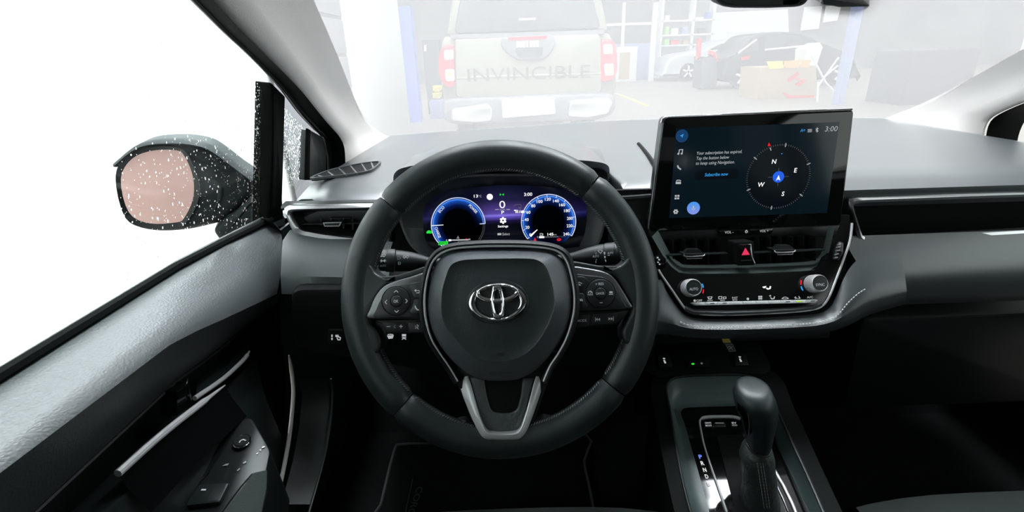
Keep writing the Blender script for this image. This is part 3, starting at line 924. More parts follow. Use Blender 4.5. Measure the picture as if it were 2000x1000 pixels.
# left: power dial
g, c, k, r, arc = dial(895, 439, 52.5, R_(232), R_(0), 'power_dial', 'blue power dial', ((-.6, .8), -.55, .05))
T = lambda s, x, y, h, w=None, rot=0, m='glow_white', par=None, b=0.0: mk('lettering', textg(CL, s, x, y, h, hS + .0009, w, rot, bold=b), m, par or scr)
T('ECO', 862, 409, 5.5, 14, R_(45), par=g)
T('POWER', 924, 408, 5.5, 21, R_(-48), par=g)
T('CHARGE', 855, 454, 5.5, 22, R_(-72), par=g)
mk('needle', ppoly(CL, [(843, 440), (866, 438.8), (866, 440), (843, 441.5)], hS + .001), 'glow_white', g)
mk('end_tick', stroke(CL, [(c[0] + r * .8, c[1]), (c[0] + r, c[1])], 1.5 * k, hS, hS + .0008), 'glow_ring', g)
mk('end_tick', stroke(CL, [(c[0] + r * .85 * math.cos(R_(232)), c[1] + r * .85 * math.sin(R_(232))), (c[0] + r * math.cos(R_(232)), c[1] + r * math.sin(R_(232)))], 1.5 * k, hS, hS + .0008), 'glow_ring', g)
mk('faint_ring', stroke(CL, arc(r * .985, R_(-2), R_(-42), 20), .7 * k, hS, hS + .0004), 'glow_dim', g)
mk('faint_ring', stroke(CL, arc(r * .93, R_(-2), R_(-38), 20), .7 * k, hS, hS + .0004), 'glow_dim', g)
mk('gauge_bar', ppoly(CL, [(878, 468), (915, 467), (915, 469.5), (878, 470.5)], hS + .0008), 'glow_soft', g)
mk('gauge_fill', ppoly(CL, [(876, 467.5), (881, 467.3), (881, 471), (876, 471.2)], hS + .0011), 'glow_white', g)
mk('gauge_end', ppoly(CL, [(909, 466), (913, 466), (913, 467.2), (909, 467.2)], hS + .0011), 'glow_red', g)
T('C', 872.5, 469.5, 3.2, par=g); T('H', 917, 467.5, 3, par=g)
T('667', 899, 474, 4.6, 10, par=g, b=.02); T('km', 908, 474, 3, 6, m='glow_soft', par=g)
mk('coolant_symbol', cat(pstroke(CL, [(894.5, 461), (894.5, 464)], 1.2, hS + .0009), pstroke(CL, [(892, 465), (897, 465)], 1.2, hS + .0009)), 'glow_soft', g)
rb = mk('ready_lamp', ppoly(CL, [(856, 472), (875, 471), (875, 478), (856, 479)], hS + .0008), 'glow_green', scr)
mk('lettering', textg(CL, 'READY', 865.5, 475, 4.5, hS + .0012, 16), 'black_print', rb)
mk('eco_car_lamp', cat(ppoly(CL, [(833, 452.5), (836, 450), (840, 450), (843, 452.5), (843, 456), (833, 456)], hS + .0008)), 'glow_green', scr)
# right: speed dial
g, c, k, r, arc = dial(1071.5, 433, 53, R_(217), R_(-34), 'speed_dial', 'blue speedometer dial', ((0, 1), -.85, .1))
for s, x, y in (('0', 1035.5, 458.5), ('20', 1030, 444), ('40', 1028.5, 429), ('60', 1032, 414.5), ('80', 1041.5, 402), ('100', 1054, 393.5), ('120', 1070, 389), ('140', 1086, 392.5), ('160', 1098, 400), ('180', 1107.5, 411.5), ('200', 1113, 426.5), ('220', 1112.5, 441), ('240', 1106, 457)):
    T(s, x, y, 5.8, {1: None, 2: 8, 3: 11.5}[len(s)], par=g, b=.008)
for q in range(13):
    a = R_(217) + (R_(-34) - R_(217)) * q / 12
    mk('tick', stroke(CL, [(c[0] + r * rr * math.cos(a), c[1] + r * rr * math.sin(a)) for rr in (.91, 1.0)], 1.2 * k, hS, hS + .0008), 'glow_ring', g)
mk('needle', ppoly(CL, [(1034, 460), (1037, 463), (1050, 449), (1049, 448)], hS + .0013), 'glow_white', g)
mk('fuel_bar', ppoly(CL, [(1052, 462), (1091, 461), (1091, 463.5), (1052, 464.5)], hS + .0008), 'glow_dim', g)
mk('fuel_fill', ppoly(CL, [(1053, 461.5), (1063, 461.2), (1063, 465), (1053, 465.2)], hS + .0011), 'glow_white', g)
T('E', 1050, 463, 3.2, m='glow_soft', par=g)
T('145', 1075, 457.5, 5.5, 11.5, par=g, b=.02); T('km', 1084, 458, 3, 6, m='glow_soft', par=g)
T('F km/h', 1099, 462, 3.2, 12, m='glow_dim', par=g)
mk('fuel_symbol', cat(pstroke(CL, [(1055, 456), (1059, 456), (1059, 460), (1055, 460)], 1.2, hS + .0009, True), pstroke(CL, [(1060.5, 456), (1060.5, 460)], .9, hS + .0009)), 'glow_soft', g)
mk('seatbelt_lamp', prism(CL, ell(*CL.px(1045, 469.5), 2.6 * k, 2.4 * k, 14) , -.0022, hS + .0009), 'glow_red', scr)
mk('seatbelt_lamp', prism(CL, ell(*CL.px(1045, 466), 1.4 * k, 1.5 * k, 10), -.0022, hS + .0009), 'glow_red', scr)
pb = mk('brake_lamp', prism(CL, ell(*CL.px(1092, 468), 4.4 * k, 2.8 * k, 20), -.0022, hS + .0008), 'glow_red', scr)
mk('lettering', textg(CL, '(P)', 1092, 468, 4.0, hS + .0012, 6), 'black_print', pb)
# middle column
T('13', 929.5, 383, 5.8, 8, b=.01); T('°C', 937.5, 383, 4.5, 6, m='glow_soft')
mk('full_beam_lamp', prism(CL, ell(*CL.px(956.5, 384.5), 6 * k, 6 * k, 24), -.0022, hS + .0008), 'glow_white', scr)
mk('side_light_lamp', cat(ppoly(CL, [(976, 377.5), (979.5, 380), (976, 382.5)], hS + .0008), ppoly(CL, [(984, 377.5), (980.5, 380), (984, 382.5)], hS + .0008)), 'glow_green', scr)
T('3:00', 1031.5, 379.5, 6.5, 16, b=.012)
T('0', 981, 399.5, 14.5, 11.5)
T('km/h', 981.5, 409.2, 3.2, 10, m='glow_soft')
for x in (970.5, 992.5): mk('rule', ppoly(CL, [(x - 3.5, 408.8), (x + 3.5, 408.4), (x + 3.5, 409.6), (x - 3.5, 410)], hS + .0008), 'glow_soft', scr)
T('P', 982, 414.8, 6.2, 5.2, b=.01)
gc = CL.px(982.5, 430.5)
gear = [(gc[0] + rr * k * math.cos(a), gc[1] + rr * k * math.sin(a)) for q in range(6) for a, rr in ((2 * PI * q / 6 - .22 + PI / 6, 6.8), (2 * PI * q / 6 + .22 + PI / 6, 6.8), (2 * PI * q / 6 + .40 + PI / 6, 5.0), (2 * PI * q / 6 + PI / 3 - .40 + PI / 6, 5.0))]
mk('settings_symbol', band(CL, gear, ell(*gc, 1.8 * k, n=24), -.0022, hS + .0009, 72), 'glow_white', scr)
T('Settings', 982.5, 442.5, 5.8, 20, b=.015)
mk('ok_button_symbol', prism(CL, rnd(CL.P([(971.5, 455.5), (979, 455.3), (979, 459.3), (971.5, 459.5)]), .0006), -.0022, hS + .0008), 'glow_soft', scr)
T(':Select', 988, 457, 5.2, 15.5, m='glow_soft')
mk('lane_symbol', cat(pstroke(CL, [(1003, 403.5), (1006, 399.8), (1016, 399.3), (1019, 403)], 1.2, hS + .0008), pstroke(CL, [(1013, 406), (1018, 406)], 3, hS + .0008)), 'glow_dim', scr)
mk('assist_symbol', cat(pstroke(CL, [(1004, 411), (1008, 411), (1008, 416)], 2.2, hS + .0008), pstroke(CL, [(1011, 410), (1011, 416)], 1.6, hS + .0008), pstroke(CL, [(1014, 416), (1016, 410.5)], 1.2, hS + .0008), ppoly(CL, [(1017, 413.5), (1019, 411), (1022, 411), (1024, 413.5), (1024, 416), (1017, 416)], hS + .0008)), 'glow_white', scr)
# ================================================================ steering wheel
WH = Fr(D(977, 581, .585), R_(24), 0, R_(.8))
sw_ = thing('steering_wheel', 'black leather three spoke steering wheel with chrome emblem and silver lower trim', 'steering wheel', WH.w(0, 0, -.05))
kW = WH.scale(977, 581)
RC, TR = 279.5 * kW, 30.5 * kW
def rim_pt(a, rr=RC, h=0): return WH.w(rr * math.cos(a), rr * math.sin(a), h)
def rim_seg(a0, a1, n=34, seg=20):
    rings = []
    for q in range(n + 1):
        a = a0 + (a1 - a0) * q / n
        e = min(q, n - q)
        sc = 1 - .12 * max(0, 1 - e / .9)                 # a small fold at each seam
        c = rim_pt(a)
        er = WH.a * math.cos(a) + WH.b * math.sin(a)
        rings.append([c + er * (TR * sc * math.cos(t)) + WH.n * (TR * .92 * sc * math.sin(t)) for t in [2 * PI * s / seg for s in range(seg)]])
    return rings3(rings)
for a0, a1 in ((48, 137), (137, 225), (225, 319), (319, 408)):
    mk('rim_section', rim_seg(R_(a0 + .25), R_(a1 - .25)), 'leather', sw_, 60)
# stitches along the inner side of the rim
for a0, a1 in ((50, 135), (139, 166), (196, 223), (227, 262), (276, 317), (321, 343), (14, 46)):
    gs = []
    nst = int((a1 - a0) / 1.15)
    for q in range(nst):
        a = R_(a0 + (a1 - a0) * (q + .5) / nst)
        tt = R_(162)
        f_ = lambda da, dt: rim_pt(a + da, RC + TR * 1.0 * math.cos(tt + dt), TR * .92 * math.sin(tt + dt))
        gs.append(sweep([f_(-R_(.42), -.10), f_(0, .02), f_(R_(.42), .13)], [.0004, .0008, .0004], 5))
    mk('stitching', cat(*gs), 'thread_dark', sw_, kind='stuff')

# --- airbag cover
pad_o = [(980, 487), (1040, 488), (1078, 493), (1097, 504), (1108, 524), (1116, 560), (1117, 596), (1111, 630), (1098, 662), (1076, 694), (1050, 722), (1022, 739), (1000, 745), (975, 746), (950, 745), (926, 738), (900, 722), (872, 694), (850, 662), (838, 630), (834, 596), (838, 560), (847, 524), (858, 505), (876, 494), (915, 488)]
pad_i = [(975, 505), (1030, 505), (1052, 509), (1066, 521), (1077, 548), (1083, 577), (1083, 600), (1074, 628), (1060, 654), (1042, 678), (1018, 696), (992, 705), (975, 706), (955, 706), (934, 701), (912, 686), (892, 665), (872, 640), (863, 615), (862, 592), (864, 565), (871, 540), (878, 522), (888, 513), (905, 508), (935, 506)]
po, pi_ = cr(WH.P(pad_o, .022), 4), cr(WH.P(pad_i, .040), 4)
n = 104
o_ = [tuple(p) for p in resample(ccw(po), n)]
i_ = [tuple(p) for p in resample(ccw(pi_), n)]
kk = min(range(n), key=lambda q: (i_[q][0] - o_[0][0]) ** 2 + (i_[q][1] - o_[0][1]) ** 2)
i_ = i_[kk:] + i_[:kk]
lp = lambda p, q, t: (p[0] + (q[0] - p[0]) * t, p[1] + (q[1] - p[1]) * t)
ctr = WH.px(973, 597, .04)
rg = [[WH.w(*p, -.02) for p in o_], [WH.w(*p, .016) for p in o_]]
for t, h in ((.02, .0185), (.06, .0200), (.5, .0295), (.94, .0390), (1.0, .0400)): rg.append([WH.w(*lp(p, q, t), h) for p, q in zip(o_, i_)])
mk('airbag_border', rings3(rg, True, False), 'pad_border', sw_, 50)
rg = [[WH.w(*p, .0396) for p in i_]]
for t, h in ((.03, .0386), (.3, .0400), (.6, .0412), (.85, .0418)): rg.append([WH.w(*lp(p, ctr, t), h) for p in i_])
V, Fc = rings3(rg, True, False)
Fc.append(tuple(range(len(V) - n, len(V))))
face = mk('airbag_face', (V, Fc), 'leather_pad', sw_, 50)
# emblem
HE = .0455
ec = WH.px(972, 590.5, HE)
ke = WH.scale(972, 590, HE)
mk('emblem_recess', band(WH, ell(*ec, 61 * ke, 44 * ke, 64), ell(*ec, 56 * ke, 38.5 * ke, 64), .040, .0425, 64, .0405), 'leather_pad', face, 50)
def eband(cx, cy, rx, ry, wx, wy, h1, n=64, off=(0, 0)):
    u, v = WH.px(cx, cy, HE)
    ui, vi_ = WH.px(cx + off[0], cy + off[1], HE)
    return band(WH, ell(u, v, rx * ke, ry * ke, n), ell(ui, vi_, (rx - wx) * ke, (ry - wy) * ke, n), .0405, h1, n, h1, .0012)
em = mk('emblem', eband(972, 590.5, 56, 37.5, 11.5, 6.8, HE), 'chrome', face, 60, label='chrome emblem of three overlapping ovals')
mk('emblem_oval', eband(971.5, 573, 43, 20, 8, 7, HE + .0004, off=(0, -2.5)), 'chrome', em, 60)
mk('emblem_oval', eband(971.8, 590.5, 14, 35, 7, 11, HE + .0008), 'chrome', em, 60)
mk('airbag_mark', textg(WH, 'SRS AIRBAG', 978, 729, 4.5, .0305, 42), 'dark_plastic', face)
mk('airbag_symbol', cat(pstroke(WH, [(970, 694), (974, 689.5), (983, 689.5), (979, 694)], .9, .0415, True, .040)), 'dark_plastic', face)
mk('pad_nick', ppoly(WH, [(865, 629), (868, 630), (868, 636), (866, 636)], .038, .034), 'deep_black', face)

# --- silver line around the cover
trim_o = [(893, 745), (876, 716), (858, 690), (842, 664), (831, 632), (826, 600), (828, 565), (835, 530), (845, 506), (862, 490), (890, 481), (935, 477), (980, 476), (1030, 477), (1070, 481), (1094, 489), (1109, 504), (1117, 530), (1124, 565), (1125, 600), (1119, 632), (1108, 662), (1092, 692), (1076, 716), (1063, 745)]
tp = crv([WH.pw(x, y, .012) for x, y in trim_o], 4)
mk('cover_surround', sweep(tp, .0045, 8, ry=.012, up=tuple(WH.n)), 'black_plastic', sw_, 60)
tl = [WH.pw(x, y, .0205) for x, y in [(893, 745), (876, 716), (858, 690), (843, 664), (833, 632), (829, 600), (830, 565), (837, 530), (847, 508), (864, 493), (890, 484.5), (935, 481), (980, 480), (1030, 481), (1070, 484.5), (1092, 492), (1106, 508), (1114, 530), (1121, 565), (1122, 600), (1116, 632), (1106, 662), (1090, 692), (1074, 716), (1062, 745)]]
tl = crv(tl, 4)
mk('silver_line', sweep(tl, .0016, 8), 'bright_silver', sw_, 60)

# --- lower V spoke
vo_ = [(888, 735), (896, 752), (906, 780), (920, 815), (934, 843), (943, 855), (955, 859), (980, 860), (1008, 859), (1020, 854), (1029, 842), (1040, 815), (1053, 778), (1062, 752), (1068, 735)]
vi_ = [(1047, 735), (1042, 752), (1035, 780), (1026, 812), (1018, 835), (1011, 845), (1000, 848), (980, 849), (962, 848), (952, 845), (945, 836), (936, 812), (927, 780), (920, 752), (914, 735)]
vh = lambda y: .004 + .016 * (y - 735) / 125          # the trim comes forward towards the rim
va = cr([(*WH.px(x, y, vh(y) - .0022), vh(y) - .0022) for x, y in vo_], 4, False)
vb2 = cr([(*WH.px(x, y, vh(y) + .0030), vh(y) + .0030) for x, y in vi_[::-1]], 4, False)
rw = [[WH.w(p[0], p[1], p[2] - .010) for p in va], [WH.w(p[0], p[1], p[2] - .002) for p in va]]
for t, h in ((.05, .0), (.5, .0006), (.93, .0), (1, -.0008)):
    rw.append([WH.w(*lp(p, q, t), p[2] + (q[2] - p[2]) * t + h) for p, q in zip(va, vb2)])
rw.append([WH.w(q[0], q[1], q[2] - .012) for q in vb2])
mk('lower_trim', loft(rw), 'bright_silver', sw_, 50, label='silver U shaped lower spoke trim')
sp = rnd(WH.P([(860, 690), (880, 720), (905, 790), (925, 850), (945, 874), (980, 878), (1015, 874), (1032, 850), (1055, 790), (1078, 720), (1096, 690), (1070, 740), (1052, 735), (905, 735), (885, 735)], .006), .004)
mk('lower_spoke_body', prism(WH, WH.P([(866, 690), (890, 745), (912, 800), (930, 850), (942, 864), (955, 869), (1008, 869), (1020, 864), (1035, 848), (1052, 800), (1072, 745), (1094, 690)], .006), -.014, .006, .004), 'black_plastic', sw_, 50)
u_o = cr(WH.P([(918, 738), (926, 770), (937, 810), (946, 836), (955, 845), (980, 847), (1006, 845), (1016, 834), (1025, 810), (1035, 770), (1044, 738)], .010), 3, False)
u_i = cr(WH.P([(1020, 738), (1018, 765), (1014, 785), (1008, 800), (995, 806), (978, 806), (965, 804), (958, 796), (953, 780), (949, 760), (946, 738)], .007), 3, False)
mk('lower_insert', prism(WH, u_o + u_i, .002, .0095, .002), 'grain_plastic', sw_, 50)
mk('insert_floor', prism(WH, WH.P([(940, 738), (950, 800), (965, 812), (1000, 812), (1014, 800), (1025, 738)], .0065), .001, .0065), 'deep_black', sw_)

# --- leather bridges from rim to spokes
def lumpy(px, h0, h1, bev): return prism(WH, cr(WH.P(px, h1 * .6), 4), h0, h1, bev, 4)
for body, tail in (([(694, 500), (722, 514), (734, 532), (754, 542), (778, 543), (764, 553), (744, 573), (730, 602), (721, 626), (738, 645), (746, 668), (736, 692), (700, 692), (680, 640), (675, 570)],
                    [(744, 541), (780, 537), (838, 519), (838, 533), (795, 543), (764, 554)]),
                   ([(1256, 486), (1232, 496), (1216, 514), (1198, 522), (1172, 522), (1190, 534), (1206, 547), (1222, 576), (1233, 602), (1222, 630), (1214, 648), (1222, 672), (1252, 672), (1270, 630), (1277, 570)],
                    [(1206, 521), (1170, 519), (1114, 510), (1114, 522), (1150, 525), (1190, 535)])):
    mk('thumb_rest', lumpy(body, -.016, .0130, .004), 'leather', sw_, 60)
    mk('spoke_edge', lumpy(tail, -.010, .0120, .002), 'leather', sw_, 60)
# bottom bridge, leather around the V
mk('lower_bridge', lumpy([(882, 832), (908, 822), (925, 850), (945, 868), (1010, 868), (1035, 848), (1058, 818), (1084, 826), (1070, 852), (1020, 872), (940, 872), (895, 852)], -.016, .004, .006), 'leather', sw_, 60)

# --- button pods
def pod(side, outline, inner, lower, items):
    b = mk('spoke_panel', prism(WH, cr(WH.P(outline, .0165), 3), -.012, .0165, .002), 'satin_grey', sw_, 50, label='satin grey edged ' + side + ' spoke panel')
    f = mk('button_field', prism(WH, cr(WH.P(inner, .0175), 3), .010, .0175, .0008), 'dark_plastic', b, 50)
    l_ = mk('lower_field', prism(WH, rnd(WH.P(lower, .009), .003), -.012, .0095, .0015), 'black_plastic', b, 50)
    return b, f, l_
HB = .0185
def button(par, px, h0=.012, h1=HB, m='dark_plastic', r=.0025, name='button'):
    return mk(name, prism(WH, rnd(WH.P(px, h1), r), h0, h1, .0006), m, sw_, 50)
def rbutton(par, cx, cy, rp, h1, ring=True, name='button'):
    c = WH.px(cx, cy, h1)
    k = WH.scale(cx, cy, h1)
    o = mk(name, prism(WH, ell(*c, rp * k, n=40), .011, h1, .0008), 'dark_plastic', sw_, 50)
    if ring: mk('groove', stroke(WH, ell(*c, (rp + .9) * k, n=40), 1.5 * k, .0170, h1 - .0004, True), 'deep_black', o)
    return o
def icon(par, g, m='white_print', name='symbol'): return mk(name, g, m, par)
HI = HB + .0006
ps = lambda pts, w=1.3, h=HI, cl=False: pstroke(WH, pts, w, h, cl)
pp = lambda pts, h=HI: ppoly(WH, pts, h)
# left
b, f, l_ = pod('left', [(719, 623), (722, 604), (732, 580), (747, 561), (768, 550), (800, 541), (836, 532), (834, 560), (828, 590), (828, 622), (780, 623)],
               [(731, 621), (735, 604), (744, 584), (757, 569), (775, 559), (800, 554), (834, 547), (830, 570), (828, 595), (828, 619), (780, 620)],
               [(728, 625), (830, 622), (836, 652), (800, 652), (756, 650), (744, 640)], None)
d = rbutton(f, 773.5, 588, 27.5, HB, name='direction_pad')
ok = rbutton(d, 774, 588, 11, HB + .001, name='ok_button')
icon(ok, textg(WH, 'OK', 773.5, 588.5, 5.5, HB + .0016, 9.5, bold=.01))
icon(d, ps([(769.5, 571), (773.5, 567.5), (777.5, 571)]))
icon(d, ps([(770.5, 606.5), (774.5, 610), (778.5, 606)]))
icon(d, ps([(755.5, 586), (752, 590), (755.5, 594)]))
icon(d, ps([(792, 584), (795.5, 588), (792, 592)]))
q = button(f, [(798, 560), (806, 553), (833, 549), (829, 580), (808, 582), (806, 574)])
icon(q, cat(ps([(811, 567.5), (818, 567.5), (820, 569.5), (818, 572), (813, 572)], 1.2), pp([(809, 567.5), (812.5, 564.8), (812.5, 570)])))
q = button(f, [(808, 585), (828, 583), (827, 614), (806, 614), (799, 608), (806, 600)])
icon(q, ps([(810.5, 597), (811.5, 601), (815, 605), (818.5, 605.5)], 2.2))
q = button(l_, [(744, 629), (793, 629), (796, 648), (757, 647)], .004, .0105)
icon(q, cat(ps([(755, 638), (762, 638)], 1.4, .0111), ps([(779.5, 637.5), (786.5, 637.5)], 1.4, .0111), ps([(783, 634), (783, 641)], 1.4, .0111)))
icon(q, ps([(772, 634.5), (769.5, 637), (769.5, 639), (772, 641)], .9, .0111, True), 'grey_print')
q = button(l_, [(797, 629), (828, 628), (833, 650), (800, 649)], .004, .0105)
icon(q, cat(ps([(811, 636), (813, 639), (811, 642)], 1.2, .0111), ps([(814, 634), (817, 636), (815, 640), (817, 643)], 1.5, .0111)))
# right
b, f, l_ = pod('right', [(1116, 521), (1150, 524), (1182, 531), (1200, 543), (1216, 566), (1229, 588), (1233, 603), (1180, 606), (1126, 607), (1127, 580), (1122, 545)],
               [(1120, 536), (1150, 538), (1176, 541), (1192, 551), (1206, 569), (1217, 588), (1222, 603), (1180, 605), (1128, 606), (1128, 580), (1124, 552)],
               [(1126, 609), (1231, 604), (1222, 618), (1204, 634), (1170, 637), (1118, 641)], None)
d = rbutton(f, 1173, 573, 28, HB, name='cruise_pad')
ok = rbutton(d, 1173, 573, 11, HB + .001, name='cancel_button')
icon(ok, textg(WH, 'CANCEL', 1172.5, 573, 4.3, HB + .0016, 16.5, bold=.01))
icon(d, textg(WH, '+ RES', 1171, 554.5, 5, HI, 16, bold=.008))
icon(d, ps([(1171, 591.5), (1177, 591.3)], 1))
icon(d, cat(ps([(1149, 573), (1150, 570), (1153, 568.5), (1156, 570), (1157, 573)], 1.1), ps([(1153, 572.5), (1155, 570.5)], .8), textg(WH, 'MODE', 1153, 575.5, 3, HI, 10)))
icon(d, cat(pp([(1191, 569), (1196, 569), (1197, 572.5), (1190, 572.5)]), ps([(1189.5, 574.8), (1197.5, 574.5)], 1.2)))
q = button(f, [(1119, 540), (1140, 540), (1150, 548), (1143, 556), (1141, 570), (1125, 571)])
icon(q, cat(ps([(1127, 554), (1131, 551), (1137, 554)], 1.2), ps([(1128, 557.5), (1131, 554.5), (1134.5, 557.5)], 1.2), pp([(1129.5, 555.5), (1133.5, 555.5), (1133.5, 557.5), (1129.5, 557.5)])))
q = button(f, [(1126, 573), (1141, 573), (1143, 590), (1149, 598), (1143, 602), (1128, 602)])
icon(q, cat(ps([(1129, 589), (1131, 583)], 1), ps([(1138.5, 588.5), (1136, 583)], 1), pp([(1131, 586), (1132.5, 584), (1135, 584), (1136.5, 586), (1136.5, 588), (1131, 588)])))
q = button(l_, [(1126, 615), (1153, 613), (1150, 637), (1121, 640)], .004, .0105)
icon(q, textg(WH, 'MODE', 1137, 626, 5, .0111, 17.5, bold=.01))
q = button(l_, [(1157, 613), (1210, 609), (1200, 630), (1154, 637)], .004, .0105)
icon(q, cat(ps([(1163, 620), (1163, 628)], 1, .0111), pp([(1167.5, 621), (1167.5, 627), (1164, 624)], .0111), pp([(1172, 621), (1172, 627), (1168, 624)], .0111)))
icon(q, cat(ps([(1198, 618), (1198, 626.5)], 1, .0111), pp([(1188.5, 619.5), (1188.5, 626), (1192.5, 622.5)], .0111), pp([(1193, 619.5), (1193, 626), (1197, 622.5)], .0111)))

# ================================================================ stalks
def stalk(A, B, label, sections, rad, name='control_stalk'):
    ax = (B - A)
    L = ax.length
    ax.normalize()
    t = thing(name, label, 'stalk', A)
    for nm, prof in sections:
        mk(nm, lathe(A, ax, [(r * rad, s * L) for s, r in prof], 36), 'dark_plastic', t, 40)
    # printing lies on a gently bent sheet just above the barrel: build per symbol on a tangent plane
    return t, ax, L
A, B = D(712, 506, .655), D(842, 513, .675)
ls, ax, L = stalk(A, B, 'black indicator stalk with light symbols left of the column',
    [('end_cap', [(.0, .0), (.0, .80), (.03, .92), (.18, .97)]), ('light_ring', [(.185, 1.0), (.44, 1.0)]), ('ridge_ring', [(.32, 1.02), (.33, 1.06), (.44, 1.06), (.45, .98)]),
     ('stalk_body', [(.455, .98), (.55, .97), (.70, .88), (.82, .73), (.92, .55), (1.0, .48), (1.4, .45)])], .0145)
SL_ = Fr(D(775, 500, .66 - .0150), R_(24), 0, R_(2))
def si(par, g, m='white_print'): mk('symbol', g, m, par)
sun = SL_.px(728, 501)
ks = SL_.scale(728, 501)
si(ls, cat(stroke(SL_, ell(*sun, 2.6 * ks, n=16), 1.0 * ks, -.0005, .0003, True), *[stroke(SL_, [(sun[0] + 4 * ks * math.cos(a), sun[1] + 4 * ks * math.sin(a)), (sun[0] + 5.6 * ks * math.cos(a), sun[1] + 5.6 * ks * math.sin(a))], 1 * ks, -.0005, .0003) for a in [PI / 4 * q for q in range(8)]]))
si(ls, cat(pstroke(SL_, [(748, 496), (748, 501), (751, 501), (752.5, 498.5), (751, 496)], 1, .0003, True), *[pstroke(SL_, [(743, y), (746.5, y)], .9, .0003) for y in (496.2, 498.5, 500.8)]))
si(ls, cat(pstroke(SL_, [(744, 507), (747, 509.5), (744, 512)], 1, .0003), pstroke(SL_, [(752, 507), (749, 509.5), (752, 512)], 1, .0003), pstroke(SL_, [(742, 509.5), (745, 509.5)], .9, .0003), pstroke(SL_, [(751, 509.5), (754, 509.5)], .9, .0003)))
si(ls, cat(pstroke(SL_, [(735, 519.5), (739, 519.5)], 1.2, .0003), textg(SL_, 'AUTO', 748, 519, 3.6, .0003, 12)), 'grey_print')
si(ls, cat(pstroke(SL_, [(777, 501), (780, 501), (782, 504), (780, 506.5), (777, 506.5)], .9, .0003, True), pstroke(SL_, [(778, 511.5), (781, 511.5), (782.5, 514), (781, 516.5), (778, 516.5)], .9, .0003, True)), 'grey_print')
si(ls, cat(pstroke(SL_, [(786.5, 501.5), (789.5, 498.5), (789.5, 500.2), (791.5, 500.2), (791.5, 503), (789.5, 503), (789.5, 504.6)], .9, .0003, True), pstroke(SL_, [(798.5, 501.5), (795.5, 498.5), (795.5, 500.2), (793.5, 500.2), (793.5, 503), (795.5, 503), (795.5, 504.6)], .9, .0003, True)))
A, B = D(1228, 492, .655), D(1108, 505, .68)
rs, ax, L = stalk(A, B, 'black wiper stalk with AUTO printing right of the column',
    [('end_cap', [(.0, .0), (.0, .82), (.03, .95), (.20, .99)]), ('speed_ring', [(.205, 1.02), (.36, 1.02)]),
     ('stalk_body', [(.37, .98), (.48, .95), (.62, .84), (.76, .68), (.88, .52), (1.0, .46), (1.4, .44)])], .0145)
SR_ = Fr(D(1175, 495, .66 - .0150), R_(24), 0, R_(3))
si(rs, textg(SR_, 'AUTO', 1163.5, 500.5, 4.2, .0003, 12))
si(rs, cat(pstroke(SR_, [(1162, 490), (1164, 490)], 1, .0003), pstroke(SR_, [(1162, 488.5), (1162, 491.5)], .9, .0003), stroke(SR_, ell(*SR_.px(1164, 494.5), 1.5 * ks, n=12), .8 * ks, -.0004, .0003, True), pstroke(SR_, [(1163.5, 506), (1165, 508), (1166, 506)], .8, .0003), pstroke(SR_, [(1165, 510), (1163.5, 510), (1163.5, 513), (1165, 513)], .8, .0003)), 'grey_print')
si(rs, pstroke(SR_, [(1168, 490), (1170, 488.5), (1175, 488.5), (1177, 490), (1174.5, 493), (1173, 495), (1171, 493)], 1, .0003, True))
si(rs, cat(ppoly(SR_, [(1179, 492), (1182, 492), (1182, 497), (1179.5, 497)], .0003), ppoly(SR_, [(1180, 500), (1182.5, 500), (1182.8, 504), (1180.6, 504)], .0003), ppoly(SR_, [(1181.5, 507), (1183.5, 507), (1184, 511), (1182.8, 511)], .0003)))
si(rs, cat(textg(SR_, 'AUTO', 1192, 494, 3.6, .0008, 11), pstroke(SR_, [(1187, 498.5), (1191, 498.5)], 1.2, .0008)))
# ================================================================ infotainment screen
SC = Fr(D(1462, 330, .745), R_(8), R_(0), R_(.3))
sc = thing('infotainment_screen', 'wide tablet style touchscreen showing navigation compass above the centre vents', 'touchscreen', SC.w(0, -.09, -.02))
# back shell, glass plate
so_ = SC.P([(1297, 229), (1668, 214), (1642, 440), (1268, 452)])
mk('shell', prism(SC, rnd(inset(ccw(so_), -.002), .008), -.018, -.004, .003), 'satin_grey', sc, 50)
gl = mk('glass', prism(SC, rnd(so_, .007), -.006, 0, .0012), 'piano_black', sc, 50)
mk('top_edge', sweep([SC.pw(x, y, -.003) for x, y in [(1292, 240), (1294, 233), (1299, 229.5), (1460, 222), (1664, 213.5)]], .0016, 8), 'chrome', sc)
def scr_mat():
    mat('nav_screen', (.003, .004, .005), .10, spec=.35, emit=(.0015, .0065, .010), es=1.0)
    mat('nav_dark', (.003, .004, .005), .10, emit=(.0015, .003, .005), es=1.0)
    mat('nav_menu', (.003, .004, .005), .10, emit=(.002, .006, .011), es=1.0)
scr_mat()
HS = .0004
pn = mk('display', prism(SC, SC.P([(1321, 251), (1640, 238), (1615, 416), (1307, 426)], HS), -.001, HS), 'nav_screen', sc)
mk('menu_bar', prism(SC, SC.P([(1321, 251), (1347, 250), (1333, 425), (1307, 426)], HS + .0002), -.001, HS + .0002), 'nav_menu', pn)
h1, h2, h3 = HS + .0005, HS + .0008, HS + .0011
dsk = lambda fr, x, y, rp, h, n=32, ry=None: prism(fr, ell(*fr.px(x, y, h), rp * fr.scale(x, y, h), (ry or rp) * fr.scale(x, y, h), n), h - .0004, h)
S_ = lambda pts, w=1.3, h=h2, c=False: pstroke(SC, pts, w, h, c)
Q_ = lambda pts, h=h2: ppoly(SC, pts, h)
TX = lambda s, x, y, hp, w=None, m='glow_soft', sh=0.0, par=None, b=0.0, rot=0: mk('lettering', textg(SC, s, x, y, hp, h2, w, rot, shear=sh, bold=b), m, par or pn)
q = mk('navigation_tile', dsk(SC, 1332, 265.5, 12.3, h1), 'glow_navy', pn)
